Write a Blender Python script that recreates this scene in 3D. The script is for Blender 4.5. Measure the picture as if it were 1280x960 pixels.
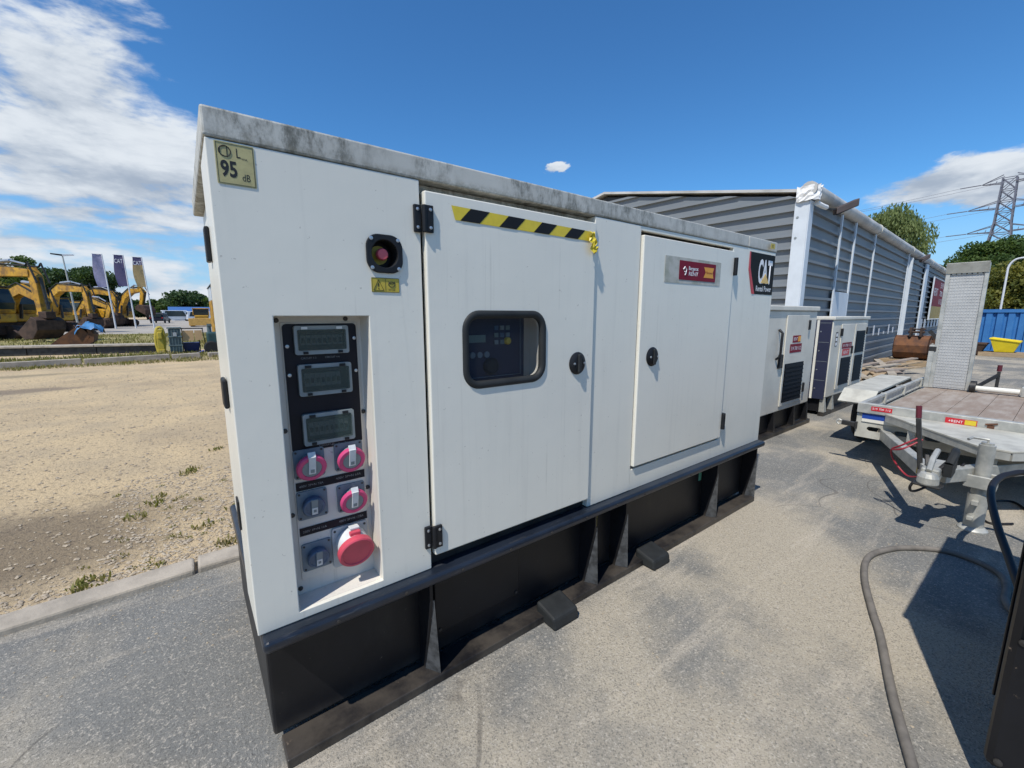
import bpy, bmesh, math, random
import numpy as np
from mathutils import Vector, Matrix
R = math.radians
for o in list(bpy.data.objects): bpy.data.objects.remove(o)
scene = bpy.context.scene
col = scene.collection

# ------------------------------------------------------------------ camera
cd = bpy.data.cameras.new('camera'); cam = bpy.data.objects.new('camera', cd); col.objects.link(cam)
cd.sensor_width = 36.0; cd.lens = 36.0 * 531.0 / 1280.0
cd.clip_start = 0.02; cd.clip_end = 3000
cam.location = (-0.084, -1.38, 1.45)
cam.rotation_euler = (R(90) - math.atan(87 / 531), 0, R(-37.34))
scene.camera = cam

# ------------------------------------------------------------------ world: daylight sky with clouds
SUN_TRAVEL = Vector((0.509, 0.193, -0.839)).normalized()
world = bpy.data.worlds.new('World'); scene.world = world; world.use_nodes = True
wn = world.node_tree.nodes; wl = world.node_tree.links; wn.clear()
def wnode(t, **k):
    n = wn.new(t)
    for a, v in k.items(): setattr(n, a, v)
    return n
def wmath(op, a, b=None, c=None, clamp=False):
    n = wnode('ShaderNodeMath', operation=op, use_clamp=clamp)
    for i, v in enumerate((a, b, c)):
        if v is None: continue
        if isinstance(v, (int, float)): n.inputs[i].default_value = v
        else: wl.new(v, n.inputs[i])
    return n.outputs[0]
def wvec(op, a, b=None):
    n = wnode('ShaderNodeVectorMath', operation=op)
    for i, v in enumerate((a, b)):
        if v is None: continue
        if isinstance(v, (tuple, list)): n.inputs[i].default_value = v
        else: wl.new(v, n.inputs[i])
    return n
sky = wnode('ShaderNodeTexSky', sky_type='NISHITA'); sky.sun_disc = False
sky.sun_elevation = R(57); sky.sun_rotation = math.atan2(-SUN_TRAVEL.x, -SUN_TRAVEL.y)
sky.air_density = 1.0; sky.dust_density = 0.0; sky.ozone_density = 1.6; sky.altitude = 150
hs = wnode('ShaderNodeHueSaturation'); hs.inputs['Saturation'].default_value = 1.10; hs.inputs['Value'].default_value = 1.0
wl.new(sky.outputs[0], hs.inputs['Color'])
tint = wnode('ShaderNodeMix', data_type='RGBA', blend_type='MULTIPLY'); tint.inputs['Factor'].default_value = 1.0
wl.new(hs.outputs[0], tint.inputs['A']); tint.inputs['B'].default_value = (0.45, 0.82, 1.08, 1)
# pale haze low over the horizon, all round
hz_d = wvec('NORMALIZE', wnode('ShaderNodeTexCoord').outputs['Generated']); hz_s = wnode('ShaderNodeSeparateXYZ'); wl.new(hz_d.outputs[0], hz_s.inputs[0])
hz_f = wnode('ShaderNodeMapRange', interpolation_type='SMOOTHSTEP'); wl.new(hz_s.outputs[2], hz_f.inputs[0])
hz_f.inputs[1].default_value = 0.24; hz_f.inputs[2].default_value = 0.0; hz_f.inputs[3].default_value = 0.0; hz_f.inputs[4].default_value = 0.92
hz_m = wnode('ShaderNodeMix', data_type='RGBA'); wl.new(hz_f.outputs[0], hz_m.inputs['Factor']); wl.new(tint.outputs['Result'], hz_m.inputs['A']); hz_m.inputs['B'].default_value = (2.7, 4.3, 6.0, 1)
bg_sky = wnode('ShaderNodeBackground'); wl.new(hz_m.outputs['Result'], bg_sky.inputs[0]); bg_sky.inputs[1].default_value = 0.14
tc = wnode('ShaderNodeTexCoord'); D = wvec('NORMALIZE', tc.outputs['Generated']).outputs[0]
def wnoise(vec, scale, detail, rough, off, dist=0.25):
    a = wvec('ADD', wvec('MULTIPLY', vec, scale).outputs[0], off)
    n = wnode('ShaderNodeTexNoise'); wl.new(a.outputs[0], n.inputs['Vector'])
    n.inputs['Scale'].default_value = 1.0; n.inputs['Detail'].default_value = detail; n.inputs['Roughness'].default_value = rough
    n.inputs['Distortion'].default_value = dist
    return n
CS = (3.6, 3.6, 10.5)                       # clouds lie flat: stretched along the horizon
OFF = (3.7, 1.9, 0.3)
n1 = wnoise(D, CS, 9, 0.56, OFF).outputs[0]
n1u = wnoise(D, CS, 9, 0.56, (OFF[0], OFF[1], OFF[2] + 0.36)).outputs[0]
n2 = wnoise(D, (16, 16, 44), 6, 0.6, (1, 7, 2)).outputs[0]
wcol = wnoise(D, (11, 11, 24), 5, 0.6, (5, 2, 8)).outputs[1]
D2 = wvec('ADD', D, wvec('MULTIPLY', wvec('SUBTRACT', wcol, (0.5, 0.5, 0.5)).outputs[0], (0.10, 0.10, 0.045)).outputs[0]).outputs[0]
# cloud bank: broken cumulus over one half of the sky, thinning to clear blue on the other half
bank = wnode('ShaderNodeMapRange', interpolation_type='SMOOTHSTEP')
wl.new(wvec('DOT_PRODUCT', D, (-0.62, 0.78, 0.0)).outputs['Value'], bank.inputs[0])
bank.inputs[1].default_value = 0.50; bank.inputs[2].default_value = 0.74; bank.inputs[3].default_value = -0.26; bank.inputs[4].default_value = 0.105
def puff(c, width, tall, gain):
    c = Vector(c).normalized(); h = Vector((0, 0, 1)).cross(c).normalized(); u = c.cross(h)
    a = wmath('DIVIDE', wvec('DOT_PRODUCT', D2, tuple(h)).outputs['Value'], width)
    b = wmath('DIVIDE', wvec('DOT_PRODUCT', D2, tuple(u)).outputs['Value'], tall)
    r2 = wmath('SQRT', wmath('ADD', wmath('MULTIPLY', a, a), wmath('MULTIPLY', b, b)))
    front = wmath('GREATER_THAN', wvec('DOT_PRODUCT', D, tuple(c)).outputs['Value'], 0.3)
    return wmath('SUBTRACT', wmath('MULTIPLY', wmath('MULTIPLY', wmath('SUBTRACT', 1.25, r2), gain), front), 0.26)
thin = wnode('ShaderNodeMapRange', interpolation_type='SMOOTHSTEP'); sepz = wnode('ShaderNodeSeparateXYZ'); wl.new(D, sepz.inputs[0]); wl.new(sepz.outputs[2], thin.inputs[0])
thin.inputs[1].default_value = 0.26; thin.inputs[2].default_value = 0.52; thin.inputs[3].default_value = 0.0; thin.inputs[4].default_value = -0.10
cover = wmath('ADD', bank.outputs[0], thin.outputs[0])
for p in (((0.975, 0.130, 0.196), 0.170, 0.052, 0.62), ((0.965, -0.12, 0.180), 0.18, 0.056, 0.62), ((0.655, 0.693, 0.302), 0.025, 0.012, 0.50),
          ((0.90, -0.40, 0.40), 0.12, 0.05, 0.34), ((0.99, 0.11, 0.060), 0.07, 0.014, 0.36), ((-0.5, -0.6, 0.5), 0.3, 0.1, 0.34), ((0.2, -0.8, 0.5), 0.25, 0.08, 0.34)):
    cover = wmath('MAXIMUM', cover, puff(*p))
dens = wmath('ADD', wmath('ADD', n1, cover), wmath('MULTIPLY', wmath('SUBTRACT', n2, 0.5), 0.24))
mask = wnode('ShaderNodeMapRange', interpolation_type='SMOOTHSTEP'); wl.new(dens, mask.inputs[0])
mask.inputs[1].default_value = 0.47; mask.inputs[2].default_value = 0.62
# sunlit tops, grey bases: compare with the cloud a little higher up
rel = wmath('ADD', wmath('MULTIPLY', wmath('SUBTRACT', n1, n1u), 2.2), wmath('MULTIPLY', wmath('SUBTRACT', n2, 0.5), 0.55))
shade = wnode('ShaderNodeMapRange', interpolation_type='SMOOTHSTEP'); wl.new(rel, shade.inputs[0])
shade.inputs[1].default_value = -0.42; shade.inputs[2].default_value = 0.30; shade.inputs[3].default_value = 0.0; shade.inputs[4].default_value = 1.0
cmix = wnode('ShaderNodeMix', data_type='RGBA'); wl.new(shade.outputs[0], cmix.inputs['Factor'])
cmix.inputs['A'].default_value = (0.40, 0.48, 0.60, 1); cmix.inputs['B'].default_value = (0.80, 0.86, 0.93, 1)
bg_c = wnode('ShaderNodeBackground'); wl.new(cmix.outputs['Result'], bg_c.inputs[0]); bg_c.inputs[1].default_value = 0.95
mx = wnode('ShaderNodeMixShader'); wl.new(mask.outputs[0], mx.inputs[0]); wl.new(bg_sky.outputs[0], mx.inputs[1]); wl.new(bg_c.outputs[0], mx.inputs[2])
wo = wnode('ShaderNodeOutputWorld'); wl.new(mx.outputs[0], wo.inputs[0])

# ------------------------------------------------------------------ sun
sd = bpy.data.lights.new('sun', 'SUN'); sun = bpy.data.objects.new('sun', sd); col.objects.link(sun)
sd.energy = 4.5; sd.angle = R(0.53); sd.color = (1.0, 0.955, 0.88)
sun.location = (-10, -4, 20); sun.rotation_euler = SUN_TRAVEL.to_track_quat('-Z', 'Y').to_euler()

scene.view_settings.view_transform = 'Standard'; scene.view_settings.look = 'None'
scene.view_settings.exposure = 0.0; scene.view_settings.gamma = 1.0; scene.view_settings.use_curve_mapping = False
scene.cycles.max_bounces = 8; scene.cycles.transparent_max_bounces = 12; scene.cycles.use_denoising = True
scene.cycles.caustics_reflective = False; scene.cycles.caustics_refractive = False; scene.cycles.sample_clamp_indirect = 6

# ------------------------------------------------------------------ materials
MATS = {}
def c4(c): return (c[0], c[1], c[2], 1.0)
def mat(name, c, rough=0.6, metal=0.0, var=0.15, vscale=4.0, bump=0.0, bscale=80.0, c2=None, lo=0.35, hi=0.7, stretch=(1, 1, 1), spec=0.5, alpha=None,
        extra=None, trans=0.0, sub=None):
    if name in MATS: return MATS[name]
    m = bpy.data.materials.new(name); m.use_nodes = True; nt = m.node_tree; N = nt.nodes; L = nt.links
    b = N['Principled BSDF']; b.inputs['Roughness'].default_value = rough; b.inputs['Metallic'].default_value = metal
    b.inputs['Specular IOR Level'].default_value = spec
    t = N.new('ShaderNodeTexCoord'); mp = N.new('ShaderNodeMapping'); mp.inputs['Scale'].default_value = stretch
    L.new(t.outputs['Object'], mp.inputs[0])
    def noise(scale, detail=6, rgh=0.6, vec=None, off=None):
        n = N.new('ShaderNodeTexNoise'); n.inputs['Scale'].default_value = scale; n.inputs['Detail'].default_value = detail
        n.inputs['Roughness'].default_value = rgh
        L.new(vec or mp.outputs[0], n.inputs['Vector']); return n.outputs[0]
    def ramp(v, a, b_, lo_=0.0, hi_=1.0):
        r = N.new('ShaderNodeMapRange'); r.interpolation_type = 'SMOOTHSTEP'; L.new(v, r.inputs[0])
        r.inputs[1].default_value = a; r.inputs[2].default_value = b_; r.inputs[3].default_value = lo_; r.inputs[4].default_value = hi_
        return r.outputs[0]
    def mix(f, a, b_, blend='MIX'):
        x = N.new('ShaderNodeMix'); x.data_type = 'RGBA'; x.blend_type = blend
        for s, v in (('Factor', f), ('A', a), ('B', b_)):
            if isinstance(v, (int, float)): x.inputs[s].default_value = v
            elif isinstance(v, tuple): x.inputs[s].default_value = c4(v)
            else: L.new(v, x.inputs[s])
        return x.outputs['Result']
    if c2 is None: c2 = tuple(v * (1 - 1.6 * var) for v in c)
    out = mix(ramp(noise(vscale), lo, hi), tuple(c), tuple(c2))
    ctx = dict(N=N, L=L, noise=noise, ramp=ramp, mix=mix, tc=t, mp=mp, bsdf=b, nt=nt)
    if extra: out = extra(ctx, out)
    L.new(out, b.inputs['Base Color'])
    if bump > 0:
        bn = N.new('ShaderNodeBump'); bn.inputs['Strength'].default_value = 1.0; bn.inputs['Distance'].default_value = bump
        L.new(noise(bscale, 5, 0.65), bn.inputs['Height']); L.new(bn.outputs[0], b.inputs['Normal'])
    if trans: b.inputs['Transmission Weight'].default_value = trans
    if alpha is not None: b.inputs['Alpha'].default_value = alpha
    if sub:
        b.inputs['Subsurface Weight'].default_value = sub
    MATS[name] = m; return m
def vec_noise(ctx, scale, stretch, detail=6, rgh=0.6):
    mp = ctx['N'].new('ShaderNodeMapping'); mp.inputs['Scale'].default_value = stretch
    ctx['L'].new(ctx['tc'].outputs['Object'], mp.inputs[0])
    return ctx['noise'](scale, detail, rgh, mp.outputs[0])
def coord(ctx, axis):
    s = ctx['N'].new('ShaderNodeSeparateXYZ'); ctx['L'].new(ctx['tc'].outputs['Object'], s.inputs[0]); return s.outputs[axis]
def mul(ctx, a, b):
    n = ctx['N'].new('ShaderNodeMath'); n.operation = 'MULTIPLY'
    for i, v in enumerate((a, b)):
        if isinstance(v, (int, float)): n.inputs[i].default_value = v
        else: ctx['L'].new(v, n.inputs[i])
    return n.outputs[0]

# ------------------------------------------------------------------ object helpers
def origin(o):
    v = Vector((0, 0, 0))
    while o is not None: v = v + o.location; o = o.parent
    return v
def tag(o, label=None, cat=None, group=None, kind=None):
    if label: o['label'] = label
    if cat: o['category'] = cat
    if group: o['group'] = group
    if kind: o['kind'] = kind
    return o
def thing(name, label, cat, loc=(0, 0, 0), rz=0.0, group=None):
    o = bpy.data.objects.new(name, None); col.objects.link(o); o.empty_display_size = 0.1
    o.location = loc; o.rotation_euler = (0, 0, rz)
    return tag(o, label, cat, group)
class MB:
    def __init__(s): s.v = []; s.f = []
    def add(s, v, f):
        k = len(s.v); s.v += [tuple(p) for p in v]; s.f += [tuple(i + k for i in q) for q in f]; return s
    def box(s, x0, x1, y0, y1, z0, z1):
        return s.add([(x0, y0, z0), (x1, y0, z0), (x1, y1, z0), (x0, y1, z0), (x0, y0, z1), (x1, y0, z1), (x1, y1, z1), (x0, y1, z1)],
                     [(0, 3, 2, 1), (4, 5, 6, 7), (0, 1, 5, 4), (1, 2, 6, 5), (2, 3, 7, 6), (3, 0, 4, 7)])
    def bar(s, p0, p1, w, h, up=(0, 0, 1)):
        p0, p1 = Vector(p0), Vector(p1); d = (p1 - p0).normalized(); u = Vector(up)
        if abs(d.dot(u)) > 0.98: u = Vector((1, 0, 0))
        a = d.cross(u).normalized() * (w / 2); b = a.cross(d).normalized() * (h / 2)
        q = []
        for p in (p0, p1): q += [p - a - b, p + a - b, p + a + b, p - a + b]
        return s.add(q, [(0, 1, 2, 3), (7, 6, 5, 4), (0, 4, 5, 1), (1, 5, 6, 2), (2, 6, 7, 3), (3, 7, 4, 0)])
    def cyl(s, p0, p1, r0, r1=None, n=16, caps=True):
        r1 = r0 if r1 is None else r1; p0, p1 = Vector(p0), Vector(p1); d = (p1 - p0).normalized()
        a = d.orthogonal().normalized(); b = d.cross(a); q = []
        for p, r in ((p0, r0), (p1, r1)):
            for i in range(n):
                t = 2 * math.pi * i / n; q.append(p + a * (r * math.cos(t)) + b * (r * math.sin(t)))
        f = [(i, (i + 1) % n, n + (i + 1) % n, n + i) for i in range(n)]
        if caps: f += [tuple(range(n - 1, -1, -1)), tuple(range(n, 2 * n))]
        return s.add(q, f)
    def lathe(s, p, axis, prof, n=24, squash=None):
        p = Vector(p); d = Vector(axis).normalized(); a = d.orthogonal().normalized(); b = d.cross(a); q = []
        for (h, r) in prof:
            for i in range(n):
                t = 2 * math.pi * i / n; q.append(p + d * h + a * (r * math.cos(t)) + b * (r * math.sin(t)))
        f = []
        for k in range(len(prof) - 1):
            for i in range(n):
                j = (i + 1) % n; f.append((k * n + i, k * n + j, (k + 1) * n + j, (k + 1) * n + i))
        f += [tuple(range(n - 1, -1, -1)), tuple((len(prof) - 1) * n + i for i in range(n))]
        return s.add(q, f)
    def tube(s, pts, r, n=8, closed=False):
        P = [Vector(p) for p in pts]; m = len(P); q = []; ref = None
        for i in range(m):
            d = (P[(i + 1) % m] - P[i - 1]) if closed else (P[min(i + 1, m - 1)] - P[max(i - 1, 0)])
            d.normalize()
            if ref is None: ref = d.orthogonal().normalized()
            ref = (ref - d * ref.dot(d)); ref.normalize(); b = d.cross(ref)
            rr = r[i] if isinstance(r, (list, tuple)) else r
            for k in range(n):
                t = 2 * math.pi * k / n; q.append(P[i] + ref * (rr * math.cos(t)) + b * (rr * math.sin(t)))
        f = []
        for i in range(m if closed else m - 1):
            j = (i + 1) % m
            for k in range(n): f.append((i * n + k, i * n + (k + 1) % n, j * n + (k + 1) % n, j * n + k))
        if not closed: f += [tuple(range(n - 1, -1, -1)), tuple((m - 1) * n + k for k in range(n))]
        return s.add(q, f)
    def prism(s, poly, a, b, axis='y'):
        mp = {'y': lambda u, w, t: (u, t, w), 'x': lambda u, w, t: (t, u, w), 'z': lambda u, w, t: (u, w, t)}[axis]
        n = len(poly); q = [mp(u, w, a) for u, w in poly] + [mp(u, w, b) for u, w in poly]
        f = [tuple(range(n)), tuple(range(2 * n - 1, n - 1, -1))] + [(i, n + i, n + (i + 1) % n, (i + 1) % n) for i in range(n)]
        return s.add(q, f)
    def build(s, name, m, parent=None, bevel=0.0, smooth=False, local=False, seg=2, fix=True):
        off = Vector((0, 0, 0)) if (local or parent is None) else origin(parent)
        me = bpy.data.meshes.new(name); me.from_pydata([tuple(Vector(v) - off) for v in s.v], [], s.f); me.validate()
        if fix:
            bm = bmesh.new(); bm.from_mesh(me); bmesh.ops.recalc_face_normals(bm, faces=bm.faces); bm.to_mesh(me); bm.free()
        if smooth:
            for p in me.polygons: p.use_smooth = True
        me.materials.append(m); o = bpy.data.objects.new(name, me); col.objects.link(o); o.parent = parent
        if bevel > 0:
            md = o.modifiers.new('bevel', 'BEVEL'); md.width = bevel; md.segments = seg; md.limit_method = 'ANGLE'; md.angle_limit = R(40)
        if smooth and bevel == 0 and len(me.polygons) < 20000:
            md = o.modifiers.new('split', 'EDGE_SPLIT'); md.split_angle = R(38)
        return o
def copy_tree(o, parent=None):
    c = o.copy(); col.objects.link(c); c.parent = parent
    for ch in o.children: copy_tree(ch, c)
    return c
def rrect(x0, x1, z0, z1, r, n=6):
    pts = []
    for (cx, cz, a0) in ((x1 - r, z1 - r, 0), (x0 + r, z1 - r, 90), (x0 + r, z0 + r, 180), (x1 - r, z0 + r, 270)):
        for i in range(n + 1):
            t = R(a0 + 90 * i / n); pts.append((cx + r * math.cos(t), cz + r * math.sin(t)))
    return pts
def plate(name, outer, holes, y0, y1, m, parent, bevel=0.0):
    """sheet in the xz plane between y0 (front) and y1, with holes"""
    bm = bmesh.new(); off = origin(parent)
    for y, flip in ((y0, False), (y1, True)):
        loops = []
        for lp in [outer] + holes:
            vs = [bm.verts.new((u - off.x, y - off.y, w - off.z)) for u, w in lp]
            loops.append([bm.edges.new((vs[i], vs[(i + 1) % len(vs)])) for i in range(len(vs))])
        bmesh.ops.triangle_fill(bm, use_beauty=True, edges=[e for l in loops for e in l])
    for lp in [outer] + holes:
        n = len(lp)
        a = [bm.verts.new((u - off.x, y0 - off.y, w - off.z)) for u, w in lp]; b = [bm.verts.new((u - off.x, y1 - off.y, w - off.z)) for u, w in lp]
        for i in range(n): bm.faces.new((a[i], a[(i + 1) % n], b[(i + 1) % n], b[i]))
    bmesh.ops.remove_doubles(bm, verts=bm.verts, dist=1e-5); bmesh.ops.recalc_face_normals(bm, faces=bm.faces)
    me = bpy.data.meshes.new(name); bm.to_mesh(me); bm.free(); me.materials.append(m)
    o = bpy.data.objects.new(name, me); col.objects.link(o); o.parent = parent
    if bevel > 0:
        md = o.modifiers.new('bevel', 'BEVEL'); md.width = bevel; md.segments = 2; md.limit_method = 'ANGLE'; md.angle_limit = R(50)
    return o
def text(parent, s, pos, size, m, right=(1, 0, 0), up=(0, 0, 1), width=None, bold=0.0, align='LEFT', name='lettering', thick=0.0004, local=False):
    """flat lettering as a mesh; pos = lower left (or lower centre), right/up = directions of the print"""
    cu = bpy.data.curves.new('t', 'FONT'); cu.body = s; cu.size = 1.0; cu.align_x = align; cu.offset = bold; cu.resolution_u = 3
    tmp = bpy.data.objects.new('t', cu); col.objects.link(tmp); bpy.context.view_layer.update()
    me = bpy.data.meshes.new_from_object(tmp.evaluated_get(bpy.context.evaluated_depsgraph_get()))
    bpy.data.objects.remove(tmp); bpy.data.curves.remove(cu)
    xs = [v.co.x for v in me.vertices]; w = (max(xs) - min(xs)) if xs else 1
    sy = size / 0.72; sx = width / w if width else sy
    r, u = Vector(right).normalized(), Vector(up).normalized(); nrm = r.cross(u)
    off = Vector((0, 0, 0)) if local else origin(parent); p = Vector(pos)
    for v in me.vertices: v.co = p + r * (v.co.x * sx) + u * (v.co.y * sy) + nrm * thick - off
    me.name = name; me.materials.clear(); me.materials.append(m)
    o = bpy.data.objects.new(name, me); col.objects.link(o); o.parent = parent
    return o
# ------------------------------------------------------------------ palette
def streaks(ctx, out):
    s = vec_noise(ctx, 1.0, (26, 26, 1.1), 6, 0.6); out = ctx['mix'](ctx['ramp'](s, 0.52, 0.85, 0, 0.20), out, (0.42, 0.40, 0.35))
    b = vec_noise(ctx, 1.7, (1, 1, 1), 5, 0.6); out = ctx['mix'](ctx['ramp'](b, 0.5, 0.8, 0, 0.16), out, (0.50, 0.49, 0.46))
    run = mul(ctx, ctx['ramp'](vec_noise(ctx, 1.0, (60, 60, 0.8), 4, 0.6), 0.56, 0.72), ctx['ramp'](vec_noise(ctx, 1.0, (1.6, 1.6, 2.4), 4, 0.6), 0.45, 0.68))
    out = ctx['mix'](mul(ctx, run, 0.30), out, (0.30, 0.27, 0.21))
    scr = vec_noise(ctx, 1.0, (9, 9, 160), 3, 0.6); out = ctx['mix'](mul(ctx, ctx['ramp'](scr, 0.70, 0.76), ctx['ramp'](b, 0.52, 0.62)), out, (0.45, 0.44, 0.42))
    sp = vec_noise(ctx, 70, (1, 1, 1), 2, 0.5); return ctx['mix'](ctx['ramp'](sp, 0.72, 0.78, 0, 0.45), out, (0.30, 0.26, 0.21))
def mildew(ctx, out):
    s = vec_noise(ctx, 1.0, (24, 24, 11), 9, 0.74); patch = vec_noise(ctx, 3.1, (1, 1, 0.3), 5, 0.65)
    side = ctx['ramp'](coord(ctx, 0), 0.9, -0.1, 0.35, 1.0)
    f = mul(ctx, ctx['ramp'](s, 0.40, 0.68), mul(ctx, ctx['ramp'](patch, 0.34, 0.58), side))
    out = ctx['mix'](mul(ctx, f, 0.9), out, (0.085, 0.083, 0.062))
    s2 = vec_noise(ctx, 1.0, (34, 34, 34), 8, 0.75)
    low = ctx['ramp'](coord(ctx, 2), 1.925, 1.890); out = ctx['mix'](mul(ctx, mul(ctx, low, ctx['ramp'](s2, 0.36, 0.64)), mul(ctx, side, 0.7)), out, (0.16, 0.14, 0.09))
    return ctx['mix'](ctx['ramp'](s2, 0.5, 0.8, 0, 0.35), out, (0.40, 0.38, 0.32))
WHITE = mat('white_paint', (0.775, 0.745, 0.645), 0.34, var=0.03, vscale=1.2, bump=0.0022, bscale=2.6, extra=streaks)
WHITE_IN = mat('cream_paint', (0.70, 0.66, 0.59), 0.5, var=0.05, vscale=3, extra=streaks)
RIM = mat('weathered_rim_paint', (0.55, 0.54, 0.485), 0.6, var=0.08, vscale=3, bump=0.0008, bscale=30, extra=mildew)
DIRTY_WHITE = mat('grimy_white_paint', (0.68, 0.645, 0.55), 0.5, var=0.10, vscale=2.5, extra=streaks)
def dusty(ctx, out):
    s = vec_noise(ctx, 3.0, (1, 1, 0.5), 6, 0.65); out = ctx['mix'](ctx['ramp'](s, 0.55, 0.85, 0, 0.28), out, (0.10, 0.088, 0.07))
    ch = vec_noise(ctx, 38, (1, 1, 1), 4, 0.7); out = ctx['mix'](ctx['ramp'](ch, 0.68, 0.73, 0, 0.6), out, (0.20, 0.15, 0.11))
    low = ctx['ramp'](coord(ctx, 2), 0.10, 0.0, 0, 0.28); return ctx['mix'](mul(ctx, low, ctx['ramp'](s, 0.35, 0.6)), out, (0.30, 0.25, 0.19))
BLACK = mat('black_enamel', (0.012, 0.012, 0.014), 0.42, var=0.2, bump=0.0008, bscale=14, spec=0.3, extra=dusty)
NAVY = mat('blue_black_rail_enamel', (0.016, 0.022, 0.034), 0.28, var=0.25, vscale=6, extra=lambda c, o: c['mix'](c['ramp'](vec_noise(c, 9, (1, 6, 6)), 0.58, 0.75, 0, 0.4), o, (0.10, 0.10, 0.10)))
PLASTIC = mat('black_plastic', (0.014, 0.015, 0.017), 0.5, var=0.2, vscale=20, spec=0.3)
RUBBER = mat('dark_rubber', (0.026, 0.028, 0.028), 0.62, var=0.2, vscale=12, spec=0.3)
TYRE = mat('tyre_rubber', (0.02, 0.02, 0.02), 0.85, var=0.2, vscale=10, bump=0.004, bscale=25)
SCREW = mat('zinc_screw', (0.55, 0.56, 0.57), 0.35, 0.8, var=0.1)
DARK_SCREW = mat('dark_screw', (0.06, 0.055, 0.05), 0.5, 0.4)
GALV = mat('galvanised_steel', (0.55, 0.54, 0.485), 0.5, 0.40, var=0.16, vscale=9, c2=(0.36, 0.365, 0.335), extra=lambda c, o: c['mix'](c['ramp'](vec_noise(c, 22, (1, 1, 1), 4), 0.55, 0.75, 0, 0.35), o, (0.62, 0.60, 0.53)))
CREAM = mat('cream_trailer_paint', (0.53, 0.515, 0.44), 0.5, var=0.12, vscale=7, c2=(0.38, 0.365, 0.31), extra=streaks)
LOUVRE = mat('louvre_black', (0.007, 0.008, 0.011), 0.6, var=0.1, spec=0.12)
STEELDARK = mat('dark_steel', (0.06, 0.058, 0.055), 0.5, 0.5, var=0.3, vscale=8)
RUST = mat('rusty_steel', (0.20, 0.085, 0.035), 0.8, 0.15, var=0.3, vscale=5, c2=(0.09, 0.045, 0.03), bump=0.003, bscale=40)
RUSTDARK = mat('dark_rusty_steel', (0.085, 0.05, 0.035), 0.8, 0.1, var=0.4, vscale=3, bump=0.004, bscale=20)
YEL = mat('machine_yellow', (0.62, 0.335, 0.022), 0.45, var=0.12, vscale=1.5, c2=(0.42, 0.21, 0.02), extra=lambda c, o: c['mix'](c['ramp'](vec_noise(c, 3.2, (1, 1, 1), 6), 0.46, 0.66, 0, 0.75), o, (0.16, 0.085, 0.03)))
YELBRIGHT = mat('yellow_plastic', (0.80, 0.62, 0.02), 0.45, var=0.08)
TAPE_Y = mat('tape_yellow', (0.72, 0.55, 0.035), 0.4, var=0.06, vscale=30)
TAPE_K = mat('tape_black', (0.014, 0.014, 0.015), 0.5, var=0.1, spec=0.2)
STICK_Y = mat('old_yellow_sticker', (0.47, 0.42, 0.20), 0.6, var=0.12, vscale=40)
WARN_Y = mat('warning_yellow', (0.55, 0.42, 0.05), 0.5, var=0.1, vscale=40)
INK = mat('black_ink', (0.012, 0.012, 0.012), 0.55, var=0.0)
INKW = mat('white_ink', (0.80, 0.80, 0.80), 0.5, var=0.02)
FADEDW = mat('faded_print', (0.30, 0.30, 0.29), 0.6, var=0.3, vscale=90)
MAROON = mat('maroon_sticker', (0.21, 0.010, 0.028), 0.55, var=0.06, spec=0.15)
ORANGE = mat('orange_sticker', (0.80, 0.34, 0.02), 0.45, var=0.05)
REDST = mat('red_sticker', (0.55, 0.02, 0.03), 0.4, var=0.06)
LOGO_K = mat('logo_black', (0.012, 0.013, 0.013), 0.6, var=0.0, spec=0.12)
LOGO_Y = mat('logo_yellow', (0.80, 0.50, 0.13), 0.4, var=0.04)
RESIDUE = mat('glue_residue', (0.50, 0.49, 0.44), 0.8, var=0.25, vscale=14, c2=(0.33, 0.34, 0.27), bump=0.0006, bscale=160)
ESTOP = mat('faded_red_button', (0.62, 0.10, 0.12), 0.4, var=0.12, vscale=30)
CEE_RED = mat('socket_red', (0.60, 0.060, 0.185), 0.42, var=0.10, vscale=25)
CEE_RED2 = mat('socket_coral_red', (0.62, 0.075, 0.112), 0.42, var=0.08, vscale=20)
CEE_GREY = mat('socket_blue_grey', (0.17, 0.215, 0.25), 0.5, var=0.10, vscale=25)
CEE_LGREY = mat('socket_light_grey', (0.42, 0.44, 0.44), 0.5, var=0.08, vscale=20)
CEE_MID = mat('socket_lid_grey', (0.20, 0.24, 0.25), 0.5, var=0.08, vscale=20)
CEE_BLUE = mat('socket_faded_blue', (0.075, 0.125, 0.20), 0.42, var=0.2, vscale=30)
TABW = mat('worn_white_tab', (0.66, 0.68, 0.68), 0.45, var=0.10, vscale=30)
PANEL_K = mat('breaker_panel_black', (0.007, 0.007, 0.014), 0.4, var=0.2, vscale=10, spec=0.25)
FRAME_G = mat('breaker_frame_grey', (0.27, 0.30, 0.30), 0.45, var=0.12, vscale=20)
BREAKER = mat('breaker_grey', (0.26, 0.30, 0.30), 0.5, var=0.1)
NAVYP = mat('controller_navy', (0.030, 0.034, 0.066), 0.5, var=0.1, spec=0.25)
LCD = mat('lcd_green', (0.15, 0.22, 0.21), 0.3, var=0.05)
def glass_mat(name, c, a, rough=0.04):
    m = mat(name, c, rough, var=0.0); m.node_tree.nodes['Principled BSDF'].inputs['Alpha'].default_value = a; return m
GLASS = glass_mat('control_window_glass', (0.05, 0.055, 0.06), 0.16)
LIDGLASS = glass_mat('green_tinted_lid', (0.05, 0.085, 0.08), 0.45, 0.12)
CABGLASS = mat('dark_cab_glass', (0.03, 0.045, 0.05), 0.08, var=0.1)
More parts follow.
